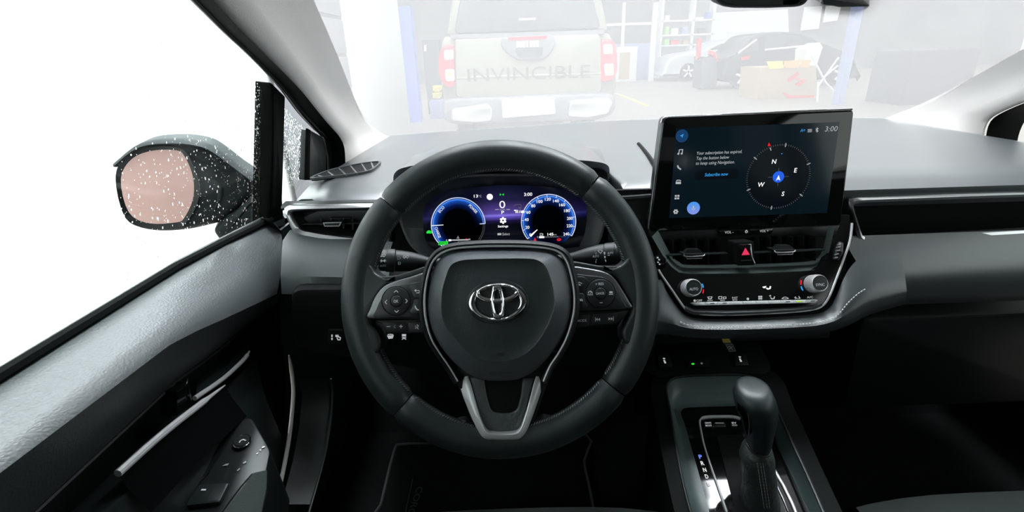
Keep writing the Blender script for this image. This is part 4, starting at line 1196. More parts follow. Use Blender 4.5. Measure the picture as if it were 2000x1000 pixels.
mk('arrow', Q_([(1335.5, 261.5), (1332.5, 269.5), (1331.3, 266.3), (1328, 265)], h2), 'glow_sky', q)
mk('music_symbol', cat(S_([(1326, 300), (1327, 292.5), (1333.5, 292), (1332.5, 299.5)], 1.4), dsk(SC, 1325, 300.5, 1.9, h2, 12), dsk(SC, 1331.5, 300, 1.9, h2, 12)), 'glow_soft', pn)
mk('phone_symbol', S_([(1323.5, 323), (1325, 327.5), (1330, 331)], 2.6), 'glow_soft', pn)
mk('car_symbol', cat(S_([(1321, 353.5), (1323, 352), (1328, 352), (1330, 353.5)], 1.5), Q_([(1320, 355), (1330, 355), (1330, 359.5), (1320, 359.5)])), 'glow_soft', pn)
mk('apps_symbol', cat(*[Q_([(x, y), (x + 3.6, y), (x + 3.4, y + 3.4), (x - .2, y + 3.4)]) for x, y in ((1318.5, 381), (1323.5, 380.8), (1318, 386), (1323, 385.8))]), 'glow_soft', pn)
c = SC.px(1320, 413.5, h2)
k5 = SC.scale(1320, 413, h2)
gear = [(c[0] + rr * k5 * math.cos(a), c[1] + rr * k5 * math.sin(a)) for q in range(6) for a, rr in ((2 * PI * q / 6 - .22, 5), (2 * PI * q / 6 + .22, 5), (2 * PI * q / 6 + .40, 3.7), (2 * PI * q / 6 + PI / 3 - .40, 3.7))]
mk('settings_symbol', band(SC, gear, ell(*c, 1.5 * k5, n=20), h1 - .0004, h2, 60), 'glow_soft', pn)
def mic_mat():
    m = bpy.data.materials.new('mic_glow')
    m.use_nodes = True
    nt = m.node_tree
    nt.nodes.remove(nt.nodes['Principled BSDF'])
    e = nt.nodes.new('ShaderNodeEmission')
    tc = nt.nodes.new('ShaderNodeTexCoord')
    sp = nt.nodes.new('ShaderNodeSeparateXYZ')
    nt.links.new(tc.outputs['Generated'], sp.inputs[0])
    rp = nt.nodes.new('ShaderNodeValToRGB')
    rp.color_ramp.elements[0].color = (.24, .30, .85, 1)
    rp.color_ramp.elements[1].color = (.05, .30, .80, 1)
    nt.links.new(sp.outputs['Z'], rp.inputs[0])
    nt.links.new(rp.outputs[0], e.inputs[0])
    nt.links.new(e.outputs[0], nt.nodes['Material Output'].inputs[0])
    MATS['mic_glow'] = m
mic_mat()
q = mk('voice_button', dsk(SC, 1354.5, 406.5, 12.5, h1), 'mic_glow', pn)
mk('microphone_symbol', cat(S_([(1354.5, 402), (1354.5, 407.5)], 2.6), S_([(1351.5, 406.5), (1352.5, 409.5), (1356.5, 409.5), (1357.5, 406.5)], .9), S_([(1354.5, 409.5), (1354.5, 412)], .9)), 'glow_soft', q)
TX('Your subscription has expired.', 1405, 298.5, 8, 89, sh=.15)
TX('Tap the button below', 1392, 309, 8, 64, sh=.15)
TX('to keep using Navigation.', 1397, 318.5, 8, 76, sh=.15)
bt = mk('subscribe_button', prism(SC, rnd(SC.P([(1358, 333), (1443, 329), (1441, 349), (1356, 352)], h1), .003), HS, h1 - .0002), 'nav_dark', pn)
TX('Subscribe now', 1399.5, 340.5, 6.5, 45, 'glow_sky', .15, bt, b=.01)
TX('3:00', 1624, 251.5, 9.5, 24, sh=.15)
TX('A=', 1568, 254.5, 6, 9, 'glow_sky', .15, b=.012)
mk('signal_symbol', cat(S_([(1578, 253), (1586, 252.7)], 1.2), S_([(1578, 255.5), (1586, 255.2)], 1.2), S_([(1577.5, 257.8), (1585.5, 257.5)], .9)), 'glow_soft', pn)
mk('bluetooth_symbol', S_([(1593.5, 251.5), (1598, 256), (1595.8, 258), (1596.2, 249.5), (1598.2, 251.3), (1593.3, 256)], .9), 'glow_soft', pn)
# compass
cc = SC.px(1520.5, 345.5, h2)
kc = SC.scale(1520, 345, h2)
cp = mk('compass', prism(SC, ell(*cc, 63 * kc, n=60), HS, h1 - .0003), 'nav_dark', sc, label='dark compass rose')
mk('compass_ring', cat(*[stroke(SC, [(cc[0] + rr * kc * math.cos(a), cc[1] + rr * kc * math.sin(a)) for rr in (59.5, 62.5)], .8 * kc, h1 - .0004, h1) for a in [2 * PI * q / 90 for q in range(90)]]), 'glow_dim', cp, kind='stuff')
mk('tick', S_([(1504.5, 288.5), (1506, 294)], 1.3), 'glow_soft', cp)
for a in (0, 30, 60, 120, 150, 180, 210, 240, 300):
    aa = R_(14 + a)
    if a in (0, 60, 120, 180, 240, 300): mk('tick', stroke(SC, [(cc[0] + rr * kc * math.cos(aa + R_(8)), cc[1] + rr * kc * math.sin(aa + R_(8))) for rr in (57, 64.5)], 1.2 * kc, h1, h2), 'glow_soft', cp)
mk('north_marker', Q_([(1502, 278.5), (1505.5, 285), (1499.5, 285.5)]), 'glow_red', cp)
mk('pole_dot', Q_([(1525.5, 300), (1528.5, 299), (1527.5, 301.5)]), 'glow_sky', cp)
for s, x, y in (('N', 1512, 315.5), ('E', 1554, 332.5), ('S', 1529.5, 378.5), ('W', 1486.5, 360.5)): TX(s, x, y, 8.6, None, 'glow_white', .12, cp, .012)
q = mk('position_dot', dsk(SC, 1520.5, 345.5, 11, h2), 'glow_blue', cp)
mk('position_arrow', Q_([(1521, 342), (1524, 352.5), (1519.8, 350), (1515.5, 353)], h3), 'glow_white', q)
mk('cross_hair', cat(S_([(1500, 346.5), (1508, 346)], .7, h1), S_([(1532, 345), (1541, 344.6)], .7, h1), S_([(1521.5, 328), (1521, 334)], .7, h1), S_([(1519.5, 357), (1519, 363)], .7, h1)), 'glow_dim', cp)
# lower key bar
kb_ = mk('key_bar', prism(SC, rnd(SC.P([(1402, 449), (1512, 445), (1508, 457), (1500, 459), (1410, 461), (1405, 457)], .002), .003), -.012, .002, .001), 'piano_black', sc)
mk('lower_bezel', prism(SC, rnd(SC.P([(1266, 452), (1643, 440), (1641, 452), (1630, 460), (1274, 474)], -.002), .004), -.016, -.002, .001), 'black_plastic', sc)
hk = .0026
mk('lettering', textg(SC, 'VOL -', 1424, 453.5, 5, hk, 17, bold=.008), 'glow_soft', kb_)
mk('lettering', textg(SC, 'VOL +', 1492.5, 451, 5, hk, 17, bold=.008), 'glow_soft', kb_)
mk('power_symbol', cat(stroke(SC, ell(*SC.px(1458, 452.5, hk), 2.3 * k5, n=16), .9 * k5, .002, hk, True), pstroke(SC, [(1458, 449), (1458, 452)], .9, hk)), 'glow_soft', kb_)

# ================================================================ centre vents
CV = Fr(D(1460, 492, .728), R_(12), 0, R_(.5))
vin = [(1273, 462), (1294, 498), (1310, 520), (1326, 532), (1345, 535), (1460, 534), (1560, 530), (1590, 528), (1608, 518), (1617, 500), (1630, 446)]
vb = [(1285, 455), (1305, 490), (1318, 506), (1335, 514), (1460, 514), (1560, 510), (1588, 506), (1602, 492), (1615, 446)]
fo = [(1266, 452), (1275, 502), (1289, 532), (1312, 566), (1334, 598), (1342, 606), (1352, 611), (1375, 614), (1420, 615), (1480, 613), (1550, 609), (1590, 604), (1606, 597), (1618, 582), (1632, 548), (1648, 505), (1660, 470), (1664, 436)]
cvt = thing('centre_air_vents', 'black twin centre air vents with chrome tabs under the touchscreen', 'air vent', CV.w(0, -.05, -.06))
mk('duct_back', prism(CV, CV.P([(1255, 430), (1660, 420), (1650, 545), (1260, 550)], -.05), -.06, -.05), 'deep_black', cvt)
lipo = [CV.pw(x, y, .002) for x, y in vin]
lipb = [CV.pw(x, y, -.035) for x, y in [(1285, 450), (1303, 484), (1316, 504), (1330, 513), (1346, 517), (1460, 516), (1558, 512), (1586, 509), (1600, 500), (1608, 484), (1618, 440)]]
mk('vent_lip', loft([resample(crv(lipo, 4), 60, False), resample(crv([p.lerp(q, .5) for p, q in zip(lipo, lipb)], 4), 60, False), resample(crv(lipb, 4), 60, False)]), 'lip_plastic', cvt, 60)
for s, x0, x1, y0, y1 in ((0, 1298, 1418, 498, 494), (1, 1470, 1606, 493, 487)):
    mk('louvre', sweep([CV.pw(x0, y0, -.014), CV.pw(x1, y1, -.014)], .0011, 6, ry=.008, up=tuple(CV.n)), 'dark_plastic', cvt)
for x in (1292, 1315, 1338, 1361, 1384, 1407, 1482, 1505, 1526, 1548, 1570, 1592):
    y = 470 - (x - 1300) * .03
    mk('vane', prism(CV, CV.P([(x - 1, y), (x + 1, y), (x + 1.5, y + 48), (x - .5, y + 48)], -.03), -.05, -.03), 'deep_black', cvt)
for x, y in ((1356, 501), (1533, 493)):
    t = mk('tab', prism(CV, rnd(CV.P([(x - 20, y - 5), (x + 20, y - 6), (x + 16, y + 4), (x - 16, y + 4)], .004), .002), -.02, .004, .0015), 'black_plastic', cvt)
    mk('tab_edge', cat(sweep(crv([CV.pw(*q, .0045) for q in [(x - 21, y - 4), (x - 15, y), (x + 16, y - 1), (x + 21, y - 5)]], 4), .0009, 6), sweep([CV.pw(*q, .0045) for q in [(x - 15, y), (x - 14, y + 4.5), (x + 15, y + 3.5), (x + 16, y - 1)]], .0006, 6)), 'satin_silver', t)
    mk('tab_top', prism(CV, CV.P([(x - 20, y - 5), (x + 20, y - 6), (x + 10, y - 14), (x - 12, y - 14)], -.002), -.012, -.002), 'dark_plastic', t)
hz = tag(mk('hazard_button', prism(CV, rnd(CV.P([(1434, 473), (1472, 471), (1474, 518), (1440, 519)], .004), .002), -.02, .005, .0015), 'console_black'), 'black hazard light button with glowing red triangle between centre vents', 'button')
tri = CV.P([(1456.5, 484.5), (1464.5, 497.5), (1449.5, 498.5)], .0066)
mk('triangle', prism(CV, tri, .005, .0066), 'glow_pink', hz)
mk('chrome_edge', cat(sweep([CV.pw(*q, .0066) for q in [(1443, 478), (1466, 477), (1468, 500), (1474, 514)]], .0009, 6), sweep([CV.pw(*q, .0066) for q in [(1447, 509), (1468, 508)]], .0008, 6)), 'dark_chrome', hz)

# ================================================================ climate panel
CP = Fr(D(1470, 575, .712), R_(28), 0, R_(.8))
cpn = thing('climate_panel', 'glossy black climate control panel with two dials and silver key row', 'control panel', CP.w(0, -.05, -.02))
upper = [(1630, 446), (1617, 500), (1608, 518), (1590, 528), (1560, 530), (1460, 534), (1345, 535), (1326, 532), (1310, 520), (1294, 498), (1273, 462)]
pan = [CP.px(x, y) for x, y in fo[1:-1]] + [CP.px(x, y) for x, y in upper[1:-1]]
mk('gloss_panel', prism(CP, pan, -.015, 0, .0), 'piano_black', cpn)
mk('side_wing', cat(rings3([[CP.pw(*q, 0) for q in [(1620, 490), (1640, 440), (1668, 430), (1664, 470), (1646, 510)]], [CP.pw(*q, -.015) for q in [(1620, 490), (1640, 440), (1668, 430), (1664, 470), (1646, 510)]]])), 'piano_black', cpn)
edge = crv([CP.pw(x, y, .001) for x, y in fo[1:]], 4)
mk('metal_edge', sweep(edge, .0016, 8), 'bright_silver', cpn)
lowlip = [(1338, 597), (1356, 604), (1420, 606), (1480, 604), (1550, 600), (1590, 595), (1606, 587)]
mk('lower_lip', loft([[CP.pw(x, y, .0005) for x, y in lowlip], [CP.pw(x, y + 5, .004) for x, y in lowlip], [CP.pw(x, y + 11, .002) for x, y in lowlip]]), 'hood_plastic', cpn, 60)
def knob(x, y, txt, lab):
    u, v = CP.px(x, y, .018)
    k = CP.scale(x, y, .018)
    r = 16.5 * k
    kn_ = mk('temperature_dial', flathe(CP, u, v, [(r * 1.08, -.002), (r * 1.08, .010), (r * 1.03, .016), (r * .92, .0185), (r * .88, .0175)], 48), 'bright_silver', cpn, 40, label=lab)
    mk('dial_face', flathe(CP, u, v, [(r * .88, .014), (r * .88, .0178), (0, .0182)], 48), 'dark_plastic', kn_)
    mk('lettering', textg(CP, txt, x, y + 3, 5.2, .0188, 17, bold=.008), 'white_print', kn_)
    return kn_
knob(1355, 561.5, 'AUTO', 'silver rimmed dial marked AUTO'); knob(1602, 553, 'SYNC', 'silver rimmed dial marked SYNC')
hc = .0006
mk('heat_arc', pstroke(CP, [(1371, 554), (1373, 558), (1373.5, 562)], 2.4, hc), 'glow_sky', cpn)
mk('heat_arc', pstroke(CP, [(1374, 565), (1374, 569), (1373, 573)], 2.0, hc), 'glow_red', cpn)
mk('heat_arc', pstroke(CP, [(1565, 547), (1564.5, 556)], 2.4, hc), 'glow_red', cpn)
mk('heat_arc', pstroke(CP, [(1565, 559), (1566, 563), (1568.5, 567)], 2.2, hc), 'glow_sky', cpn)
mk('airflow_symbol', cat(ppoly(CP, [(1489, 560), (1497, 558.5), (1495, 562.5), (1492, 563)], hc), pstroke(CP, [(1497, 562.5), (1500, 564.5), (1504, 563.5), (1505, 559)], 2.4, hc)), 'glow_white', cpn)
# silver key row
x0, x1 = 1350, 1599
yk = lambda x: 592.5 - (x - 1350) * (5.8 / 249)
edges = [1350, 1378, 1402, 1426.5, 1451.5, 1476.5, 1501, 1525.5, 1550, 1574.5, 1599]
for i in range(10):
    a, b2 = edges[i] + .5, edges[i + 1] - .5
    ya, yb_ = yk(a), yk(b2)
    pts = [(a, ya - 2), (b2, yb_ - 2), (b2, yb_ + 4.6), (a, ya + 4.6)]
    if i == 0: pts = [(a, ya - .5), (a + 4, ya - 2), (b2, yb_ - 2), (b2, yb_ + 4.6), (a + 8, ya + 4.2)]
    if i == 9: pts = [(a, ya - 2), (b2 - 4, yb_ - 2), (b2, yb_ - .5), (b2 - 5, yb_ + 4), (a, ya + 4.6)]
    kq = mk('key', prism(CP, CP.P(pts, .006), -.002, .006, .001), 'key_silver', cpn)
    if i in (1, 2, 7, 9): mk('key_slot', ppoly(CP, [(a + 9, yk(a) + .2), (a + 17, yk(a) - .1), (a + 17, yk(a) + 1.2), (a + 9, yk(a) + 1.5)], .0064), 'black_print', kq)
    if i == 8: mk('key_lamp', ppoly(CP, [(a + 6, yk(a) - .4), (a + 15, yk(a) - .7), (a + 15, yk(a) + 1.6), (a + 6, yk(a) + 1.9)], .0064), 'glow_lime', kq)
C_ = lambda pts, w=1.1, c=False: pstroke(CP, pts, w, hc, c)
TP = lambda s, x, y, hp, w=None: mk('lettering', textg(CP, s, x, y, hp, hc, w, bold=.006), 'glow_soft', cpn)
mk('fan_symbol', dsk(CP, 1357, 587.3, 2.4, hc, 10), 'glow_soft', cpn)
TP('OFF', 1366, 587.2, 4.4, 11)
mk('front_demist_symbol', cat(C_([(1382.5, 580), (1391, 579.6), (1389.5, 583.5), (1384, 583.8)], 1.1, True), C_([(1385, 582), (1385, 585)], .8), C_([(1388, 582), (1388, 585)], .8)), 'glow_soft', cpn)
TP('FRONT', 1387, 587, 2.6, 11)
mk('rear_demist_symbol', cat(C_([(1404, 579.3), (1410, 579), (1410, 583.5), (1404, 583.8)], 1.1, True), C_([(1413, 580), (1418, 579.8), (1418, 583.3), (1413, 583.5)], 1.1, True)), 'glow_soft', cpn)
TP('REAR', 1411.5, 586.5, 2.6, 9)
TP('FAST', 1435.5, 581.5, 3.6, 11); TP('ECO', 1435.5, 585.8, 3.4, 9)
mk('fan_low_symbol', dsk(CP, 1460.8, 583.8, 2.6, hc, 6), 'glow_soft', cpn)
mk('fan_high_symbol', cat(*[dsk(CP, 1485 + dx, 581.5 + dy, 2.0, hc, 8) for dx, dy in ((-2, -2), (2, -2.1), (-2, 2), (2, 1.9))]), 'glow_soft', cpn)
mk('airflow_mode_symbol', cat(C_([(1503, 578), (1506, 577.5)], 2.4), C_([(1505, 581), (1508, 584), (1512, 583), (1513, 579)], 1.8)), 'glow_soft', cpn)
mk('recirculation_symbol', C_([(1527.5, 583.5), (1530, 581), (1534, 580), (1538, 581.5), (1540, 583), (1534, 584)], 1.2, True), 'glow_soft', cpn)
mk('fresh_air_symbol', cat(C_([(1552, 581), (1558, 583)], 1.1), C_([(1554, 579), (1554, 584)], .8), C_([(1560, 578.5), (1563, 582.5), (1560, 583)], 1.1)), 'glow_soft', cpn)
TP('A/C', 1582, 580.5, 4, 12)
# thumb wheel on the right wing
tw = tag(mk('vent_thumbwheel', sweep([CP.pw(1632, 507, .001), CP.pw(1637, 492, .004), CP.pw(1641, 475, .001)], [.004, .006, .004], 12), 'black_plastic'), 'black ribbed vent thumbwheel at the right edge of the centre panel', 'thumbwheel')
for x, y in ((1634, 503), (1636, 496), (1638, 489), (1639.5, 482), (1641, 476.5)):
    mk('rib', pstroke(CP, [(x - 2.5, y + .6), (x + 2.5, y - .6)], 2.0, .0105, False, .006), 'grey_print', tw)

# ---------------------------------------------------------------- leather pad with stitching below
ctr_p = [(1250, 560), (1290, 545), (1300, 565), (1325, 602), (1345, 618), (1380, 623), (1480, 621), (1580, 615), (1610, 608), (1628, 590), (1655, 530), (1690, 500), (1760, 500)]
low_p = [(1250, 650), (1280, 640), (1300, 639), (1330, 643), (1350, 645), (1390, 647), (1480, 646), (1580, 641), (1620, 634), (1640, 628), (1665, 618), (1700, 600), (1770, 580)]
ap = [D(x, y, .715) for x, y in ctr_p]
bp = [D(x, y, .700) for x, y in low_p]
cpb = [D(x, y + 14, .715) for x, y in low_p]
mk('leather_pad', loft([resample(crv(r, 3), 70, False) for r in (ap, [p.lerp(q, .5) - ray(1460, 600) * .006 for p, q in zip(ap, bp)], [p.lerp(q, .85) - ray(1460, 600) * .006 for p, q in zip(ap, bp)], bp, cpb, [p + Vector((0, .05, -.01)) for p in cpb])]), 'soft_dash', dash, 60)
st = resample(crv([p.lerp(q, .62) - ray(1460, 600) * .0085 for p, q in zip(ap, bp)], 4), 260, False)
gs = []
for i in range(42, 220, 3):
    gs.append(sweep([st[i], st[i] .lerp(st[i + 1], .9) - ray(1460, 600) * .0008, st[i + 2].lerp(st[i + 1], .3)], .0008, 5))
mk('stitching', cat(*gs), 'thread_white', dash, kind='stuff')
mk('stack_back', prism(Fr(D(1465, 560, .77), R_(10)), [(-.15, .04), (.15, .04), (.15, -.10), (-.15, -.10)], -.05, -.03), 'deep_black', dash)
sb = tag(mk('start_button', lathe(D(1287, 512, .70), Vector((-.2, -.9, .3)), [(.010, -.01), (.010, .002), (.008, .003), (0, .003)], 24), 'piano_black'), 'round black start button peeping out beside the steering wheel rim', 'button')
mk('lettering', cat(*[sweep([D(x, y, .694), D(x + 2.5, y + 1, .694)], .0011, 6) for x, y in ((1283, 503), (1286, 507), (1284, 512), (1287, 516))]), 'white_print', sb)  # tiny glints put in as white bars, not real print
# ================================================================ centre console
con = thing('centre_console', 'black centre console with glossy gear surround and tray', 'console', (.36, .55, .34))
CO = Fr(AX(1420, 870, 2, .64), R_(76), 0, R_(1))
def cw(pts, h=0.0): return [CO.pw(x, y, h) for x, y in pts]
# body sides
rim = [(1352, 1010), (1336, 950), (1320, 870), (1308, 800), (1302, 768), (1304, 750), (1316, 739), (1345, 734), (1400, 732), (1445, 732), (1472, 738), (1492, 752), (1512, 790), (1540, 850), (1575, 925), (1612, 1010)]
rim3 = crv(cw(rim, .018), 4)
mk('rim', sweep(rim3, .0022, 8), 'dark_plastic', con)
outl = [(1320, 1010), (1306, 950), (1290, 870), (1278, 800), (1272, 768), (1274, 740), (1290, 722), (1340, 716), (1400, 714), (1460, 714), (1500, 720), (1530, 745), (1548, 790), (1576, 850), (1610, 925), (1650, 1010)]
out3 = crv(cw(outl, .012), 4)
mk('body', loft([rim3, out3, [p + Vector((0, 0, -.06)) for p in out3], [Vector((p.x, p.y, .34)) for p in out3]]), 'console_black', con, 60)
# sloping tray wall inside the rim and glossy plate
inn = [(1388, 1010), (1372, 950), (1352, 880), (1338, 830), (1330, 808), (1334, 799), (1345, 796), (1370, 795), (1400, 794), (1445, 793), (1470, 795), (1484, 805), (1500, 835), (1522, 880), (1552, 940), (1585, 1010)]
inn3 = crv(cw(inn, -.006), 4)
mk('tray_wall', loft([rim3, [p.lerp(q, .25) + CO.n * -.010 for p, q in zip(rim3, inn3)], [p.lerp(q, .6) + CO.n * -.012 for p, q in zip(rim3, inn3)], inn3]), 'tray_plastic', con, 60)
V, Fc = rings3([inn3, [p + CO.n * -.01 for p in inn3]])
mk('gloss_plate', (V, Fc), 'piano_black', con)
hq = -.0045
ut = crv(cw([(1446, 818), (1430, 814), (1395, 814), (1374, 816), (1367, 822), (1369, 840), (1376, 872), (1390, 915), (1404, 955), (1420, 1000)], hq), 4)
n = len(ut)
mk('silver_gate', sweep(ut, [.0026 if k < 14 else .0014 for k in range(n)], 8), 'bright_silver', con)
mk('silver_gate', sweep(cw([(1511, 916), (1530, 948), (1548, 985), (1556, 1005)], hq), .0022, 8), 'bright_silver', con)
mk('silver_gate', sweep(cw([(1516, 945), (1530, 975), (1540, 1000)], hq), .0012, 8), 'dark_chrome', con)
G_ = lambda g, m='glow_soft', par=con, nm='lettering': mk(nm, g, m, par)
G_(textg(CO, 'DRIVE', 1383, 826, 3.8, hq, 12, R_(0), bold=.006)); G_(textg(CO, 'MODE', 1384, 831, 3.8, hq, 12, R_(0), bold=.006))
G_(textg(CO, 'EV', 1434, 826, 4.5, hq, 9, bold=.01)); G_(textg(CO, 'MODE', 1435, 830.5, 2.6, hq, 10))
rk = mk('mode_rocker', prism(CO, CO.P([(1396, 825), (1415, 825), (1418, 828), (1418, 834), (1393, 834), (1393, 830)], .0), -.008, 0, .001), 'black_plastic', con)
mk('rocker_edge', pstroke(CO, [(1397, 826), (1414, 826)], 2, .0006), 'white_print', rk)
mk('rocker_edge', pstroke(CO, [(1394, 832.5), (1417, 832)], 2.4, .0006), 'satin_silver', rk)
for s, x, y in (('P', 1368, 892), ('R', 1372, 904.5), ('N', 1376.3, 917.5), ('D', 1380.2, 930.5), ('B', 1384, 944)):
    G_(textg(CO, s, x, y, 8.5, hq, 6, bold=.01), 'glow_pblue' if s == 'P' else 'glow_white')
gate = CO.P([(1400, 850), (1450, 848), (1480, 900), (1530, 1010), (1440, 1010)], hq)
mk('gate_slot', prism(CO, rnd(gate, .006), -.008, hq), 'deep_black', con)
# shelf in front of the tray
SHF = Fr(AX(1370, 700, 2, .70), R_(62))
mk('shelf', prism(SHF, rnd(SHF.P([(1262, 664), (1480, 660), (1510, 720), (1490, 735), (1280, 738), (1258, 720)]), .01), -.10, 0, .004), 'console_black', con)
def seat_switch(x, y, lab):
    o = tag(mk('seat_heater_switch', prism(SHF, rnd(SHF.P([(x - 14, y - 13), (x + 10, y - 14), (x + 17, y + 11), (x - 10, y + 12)], .004), .002), -.002, .004, .0012), 'black_plastic'), lab, 'switch')
    mk('symbol', cat(pstroke(SHF, [(x - 3, y - 5), (x + 1, y - 5)], 2.2, .0046), pstroke(SHF, [(x - 1, y - 2), (x + 1, y + 3), (x + 3, y + 3)], 3, .0046)), 'glow_soft', o)
seat_switch(1298, 705, 'black heated seat switch with lit seat symbol beside the steering wheel rim')
seat_switch(1446, 702, 'black heated seat switch with lit seat symbol behind the gear knob')
us = tag(mk('usb_socket', prism(SHF, rnd(SHF.P([(1340, 702), (1385, 701), (1388, 716), (1342, 718)], .003), .002), -.002, .003, .001), 'deep_black'), 'black socket plate with green lamp on the console shelf', 'socket')
mk('lamp', prism(SHF, ell(*SHF.px(1353.5, 710.5, .0036), 3 * SHF.scale(1353, 710), 1.8 * SHF.scale(1353, 710), 16), .0028, .0036), 'glow_green', us)
mk('lamp', prism(SHF, ell(*SHF.px(1370.5, 709.5, .0036), 2.2 * SHF.scale(1353, 710), 2 * SHF.scale(1353, 710), 12), .0028, .0036), 'glow_dim', us)
SK = Fr(D(1420, 672, .79), R_(30))
w_ = tag(mk('warning_sticker', prism(SK, SK.P([(1409, 661), (1425, 661), (1438, 686), (1424, 687)]), -.002, .0), 'black_plastic'), 'small warning sticker with yellow top above the console shelf', 'sticker')
mk('yellow_field', ppoly(SK, [(1409.5, 661.5), (1424, 661.5), (1427.5, 669), (1413, 669.5)], .0006), 'yellow_print', w_)
mk('pictogram', cat(pstroke(SK, [(1418, 673), (1431, 672.5), (1437, 685.5), (1424, 686.5)], .6, .0006, True), pstroke(SK, [(1422, 678), (1426, 676), (1431, 683)], 1.4, .0006), pstroke(SK, [(1424, 682), (1431, 677)], 1.2, .0006)), 'grey_print', w_)
mk('recess_back', prism(Fr(D(1440, 668, 1.0), R_(10)), [(-.20, .06), (.30, .06), (.30, -.15), (-.20, -.15)], -.03, 0), 'deep_black', dash)

# ================================================================ gear lever
GY = .515
gl_ = thing('gear_lever', 'leather gear knob on a stitched boot in the console', 'gear lever', AX(1480, 985, 1, GY))
def gring(y, xl, xr, ry, tilt=.25, dy=0.0):
    L_, R2 = AX(xl, y, 1, GY + dy), AX(xr, y, 1, GY + dy)
    c = (L_ + R2) / 2
    rx = (R2 - L_).length / 2
    f = Vector((0, math.cos(tilt), math.sin(tilt)))
    return [c + Vector((1, 0, 0)) * (rx * math.cos(a)) + f * (ry * math.sin(a)) for a in [2 * PI * q / 24 for q in range(24)]]
kr = [(750, 1458, 1488, .006, .05, .008), (751.5, 1450, 1496, .014, .05, .007), (756, 1443, 1502, .021, .08, .004), (764, 1439, 1506, .026, .1, .002), (775, 1435, 1511, .028, .15, 0), (788, 1436, 1515, .029, .2, 0), (800, 1440, 1516, .028, .25, 0), (815, 1447, 1513, .026, .25, 0), (830, 1452, 1510, .023, .25, 0), (848, 1456, 1507, .021, .25, 0), (862, 1458, 1503, .020, .25, 0), (868, 1461, 1500, .018, .25, 0)]
mk('knob', rings3([gring(*q) for q in kr]), 'leather', gl_, 60)
mk('knob_side_inset', rings3([[AX(*q, 1, GY - .020) for q in [(1440, 785), (1452, 800), (1462, 816), (1463, 850), (1458, 848), (1450, 815), (1440, 800)]], [AX(*q, 1, GY - .006) for q in [(1440, 785), (1452, 800), (1462, 816), (1463, 850), (1458, 848), (1450, 815), (1440, 800)]]]), 'piano_black', gl_)
mk('knob_edge', sweep(crv([AX(*q, 1, GY - .0235) for q in [(1449, 793), (1458, 803), (1462, 812), (1463, 830), (1462, 850)]], 4), .0008, 6), 'dark_chrome', gl_)
mk('collar', sweep(gring(866, 1459, 1502, .0195)[12:] + [gring(866, 1459, 1502, .0195)[0]], .0016, 8), 'dark_plastic', gl_)
br = [(868, 1461, 1500, .017), (880, 1450, 1508, .020), (893, 1446, 1511, .023), (905, 1450, 1511, .022), (925, 1448, 1514, .025), (945, 1451, 1516, .025), (965, 1447, 1519, .028), (990, 1448, 1522, .029), (1020, 1442, 1528, .031)]
mk('boot', rings3([gring(y, a, b, r) for y, a, b, r in br]), 'boot_leather', gl_, 60)
for off in (0, 6, 11):
    gs = [sweep([AX(1479 + off + q * .155, 905 + q, 1, GY - .0265 - q * .00008), AX(1479 + off + (q + 4) * .155, 909 + q, 1, GY - .0268 - q * .00008)], .0005, 5) for q in range(0, 86, 6)]
    mk('boot_stitching', cat(*gs), 'thread_dark', gl_, kind='stuff')

# ================================================================ seat, mat
def seat(x0, lab):
    t = thing('seat', lab, 'seat', (x0, .3, .36))
    rows = []
    for y, z, w in ((.535, .47, .225), (.562, .52, .235), (.566, .55, .235), (.55, .575, .235), (.50, .585, .24), (.35, .575, .245), (.1, .56, .25), (-.25, .56, .25)):
        rows.append([Vector((x0 + u * w, y - .012 * abs(u) ** 3, z + (.022 * max(0, abs(u) - .55) / .45 if y < .5 else -.008 * abs(u) ** 4))) for u in (-1, -.9, -.7, -.5, -.25, 0, .25, .5, .7, .9, 1)])
    mk('cushion', loft(rows), 'seat_fabric', t, 60)
    bk = []
    for y, z, w, d in ((-.14, .60, .22, .05), (-.20, .75, .235, .06), (-.26, .90, .23, .06), (-.33, 1.04, .19, .05), (-.36, 1.10, .15, .03)):
        bk.append([Vector((x0 + w * math.cos(a), y - .05 + d * math.sin(a) * (1 + .25 * abs(math.cos(a))), z)) for a in [2 * PI * q / 20 for q in range(20)]])
    mk('backrest', rings3(bk), 'seat_fabric', t, 60)
    hr = [[Vector((x0 + w * math.cos(a), y + d * math.sin(a), z)) for a in [2 * PI * q / 16 for q in range(16)]] for y, z, w, d in ((-.41, 1.15, .09, .03), (-.41, 1.17, .12, .05), (-.42, 1.25, .125, .055), (-.43, 1.32, .10, .045), (-.43, 1.335, .07, .02))]
    mk('headrest', rings3(hr), 'seat_fabric', t, 60)
    for s_ in (-.05, .05): mk('headrest_post', sweep([Vector((x0 + s_, -.40, 1.08)), Vector((x0 + s_, -.41, 1.16))], .006, 8), 'chrome', t)
    mk('seat_base', boxg((x0, .15, .44), (.44, .70, .18), 0, .02), 'black_plastic', t)
    return t
seat(-.015, 'black fabric driver seat cushion under the steering wheel')
seat(.725, 'black fabric passenger seat cushion beside the console')
fm = thing('floor_mat', 'black driver floor mat with grey piped edge', 'floor mat', (-.06, .8, .345))
FM = Fr((-.06, .8, .352), PI / 2)
mo = ZP([(770, 880), (785, 868), (845, 866), (1000, 860), (1146, 850), (1141, 900), (1150, 945), (1160, 1000), (1165, 1060), (722, 1075), (744, 985)], .352)
mk('mat_body', prism(FM, uvs(FM, mo), -.008, .0), 'carpet', fm)
mk('piping', sweep(crv(mo, 3, True), .003, 6, True), 'mat_edge', fm)
mk('lettering', textg(FM, 'COROLLA', 805, 996, 13, .001, 112, R_(-97)), 'mat_edge', fm)
mk('logo_edge', pstroke(FM, [(806, 935), (794, 990), (788, 1020)], 1.2, .001), 'mat_edge', fm)

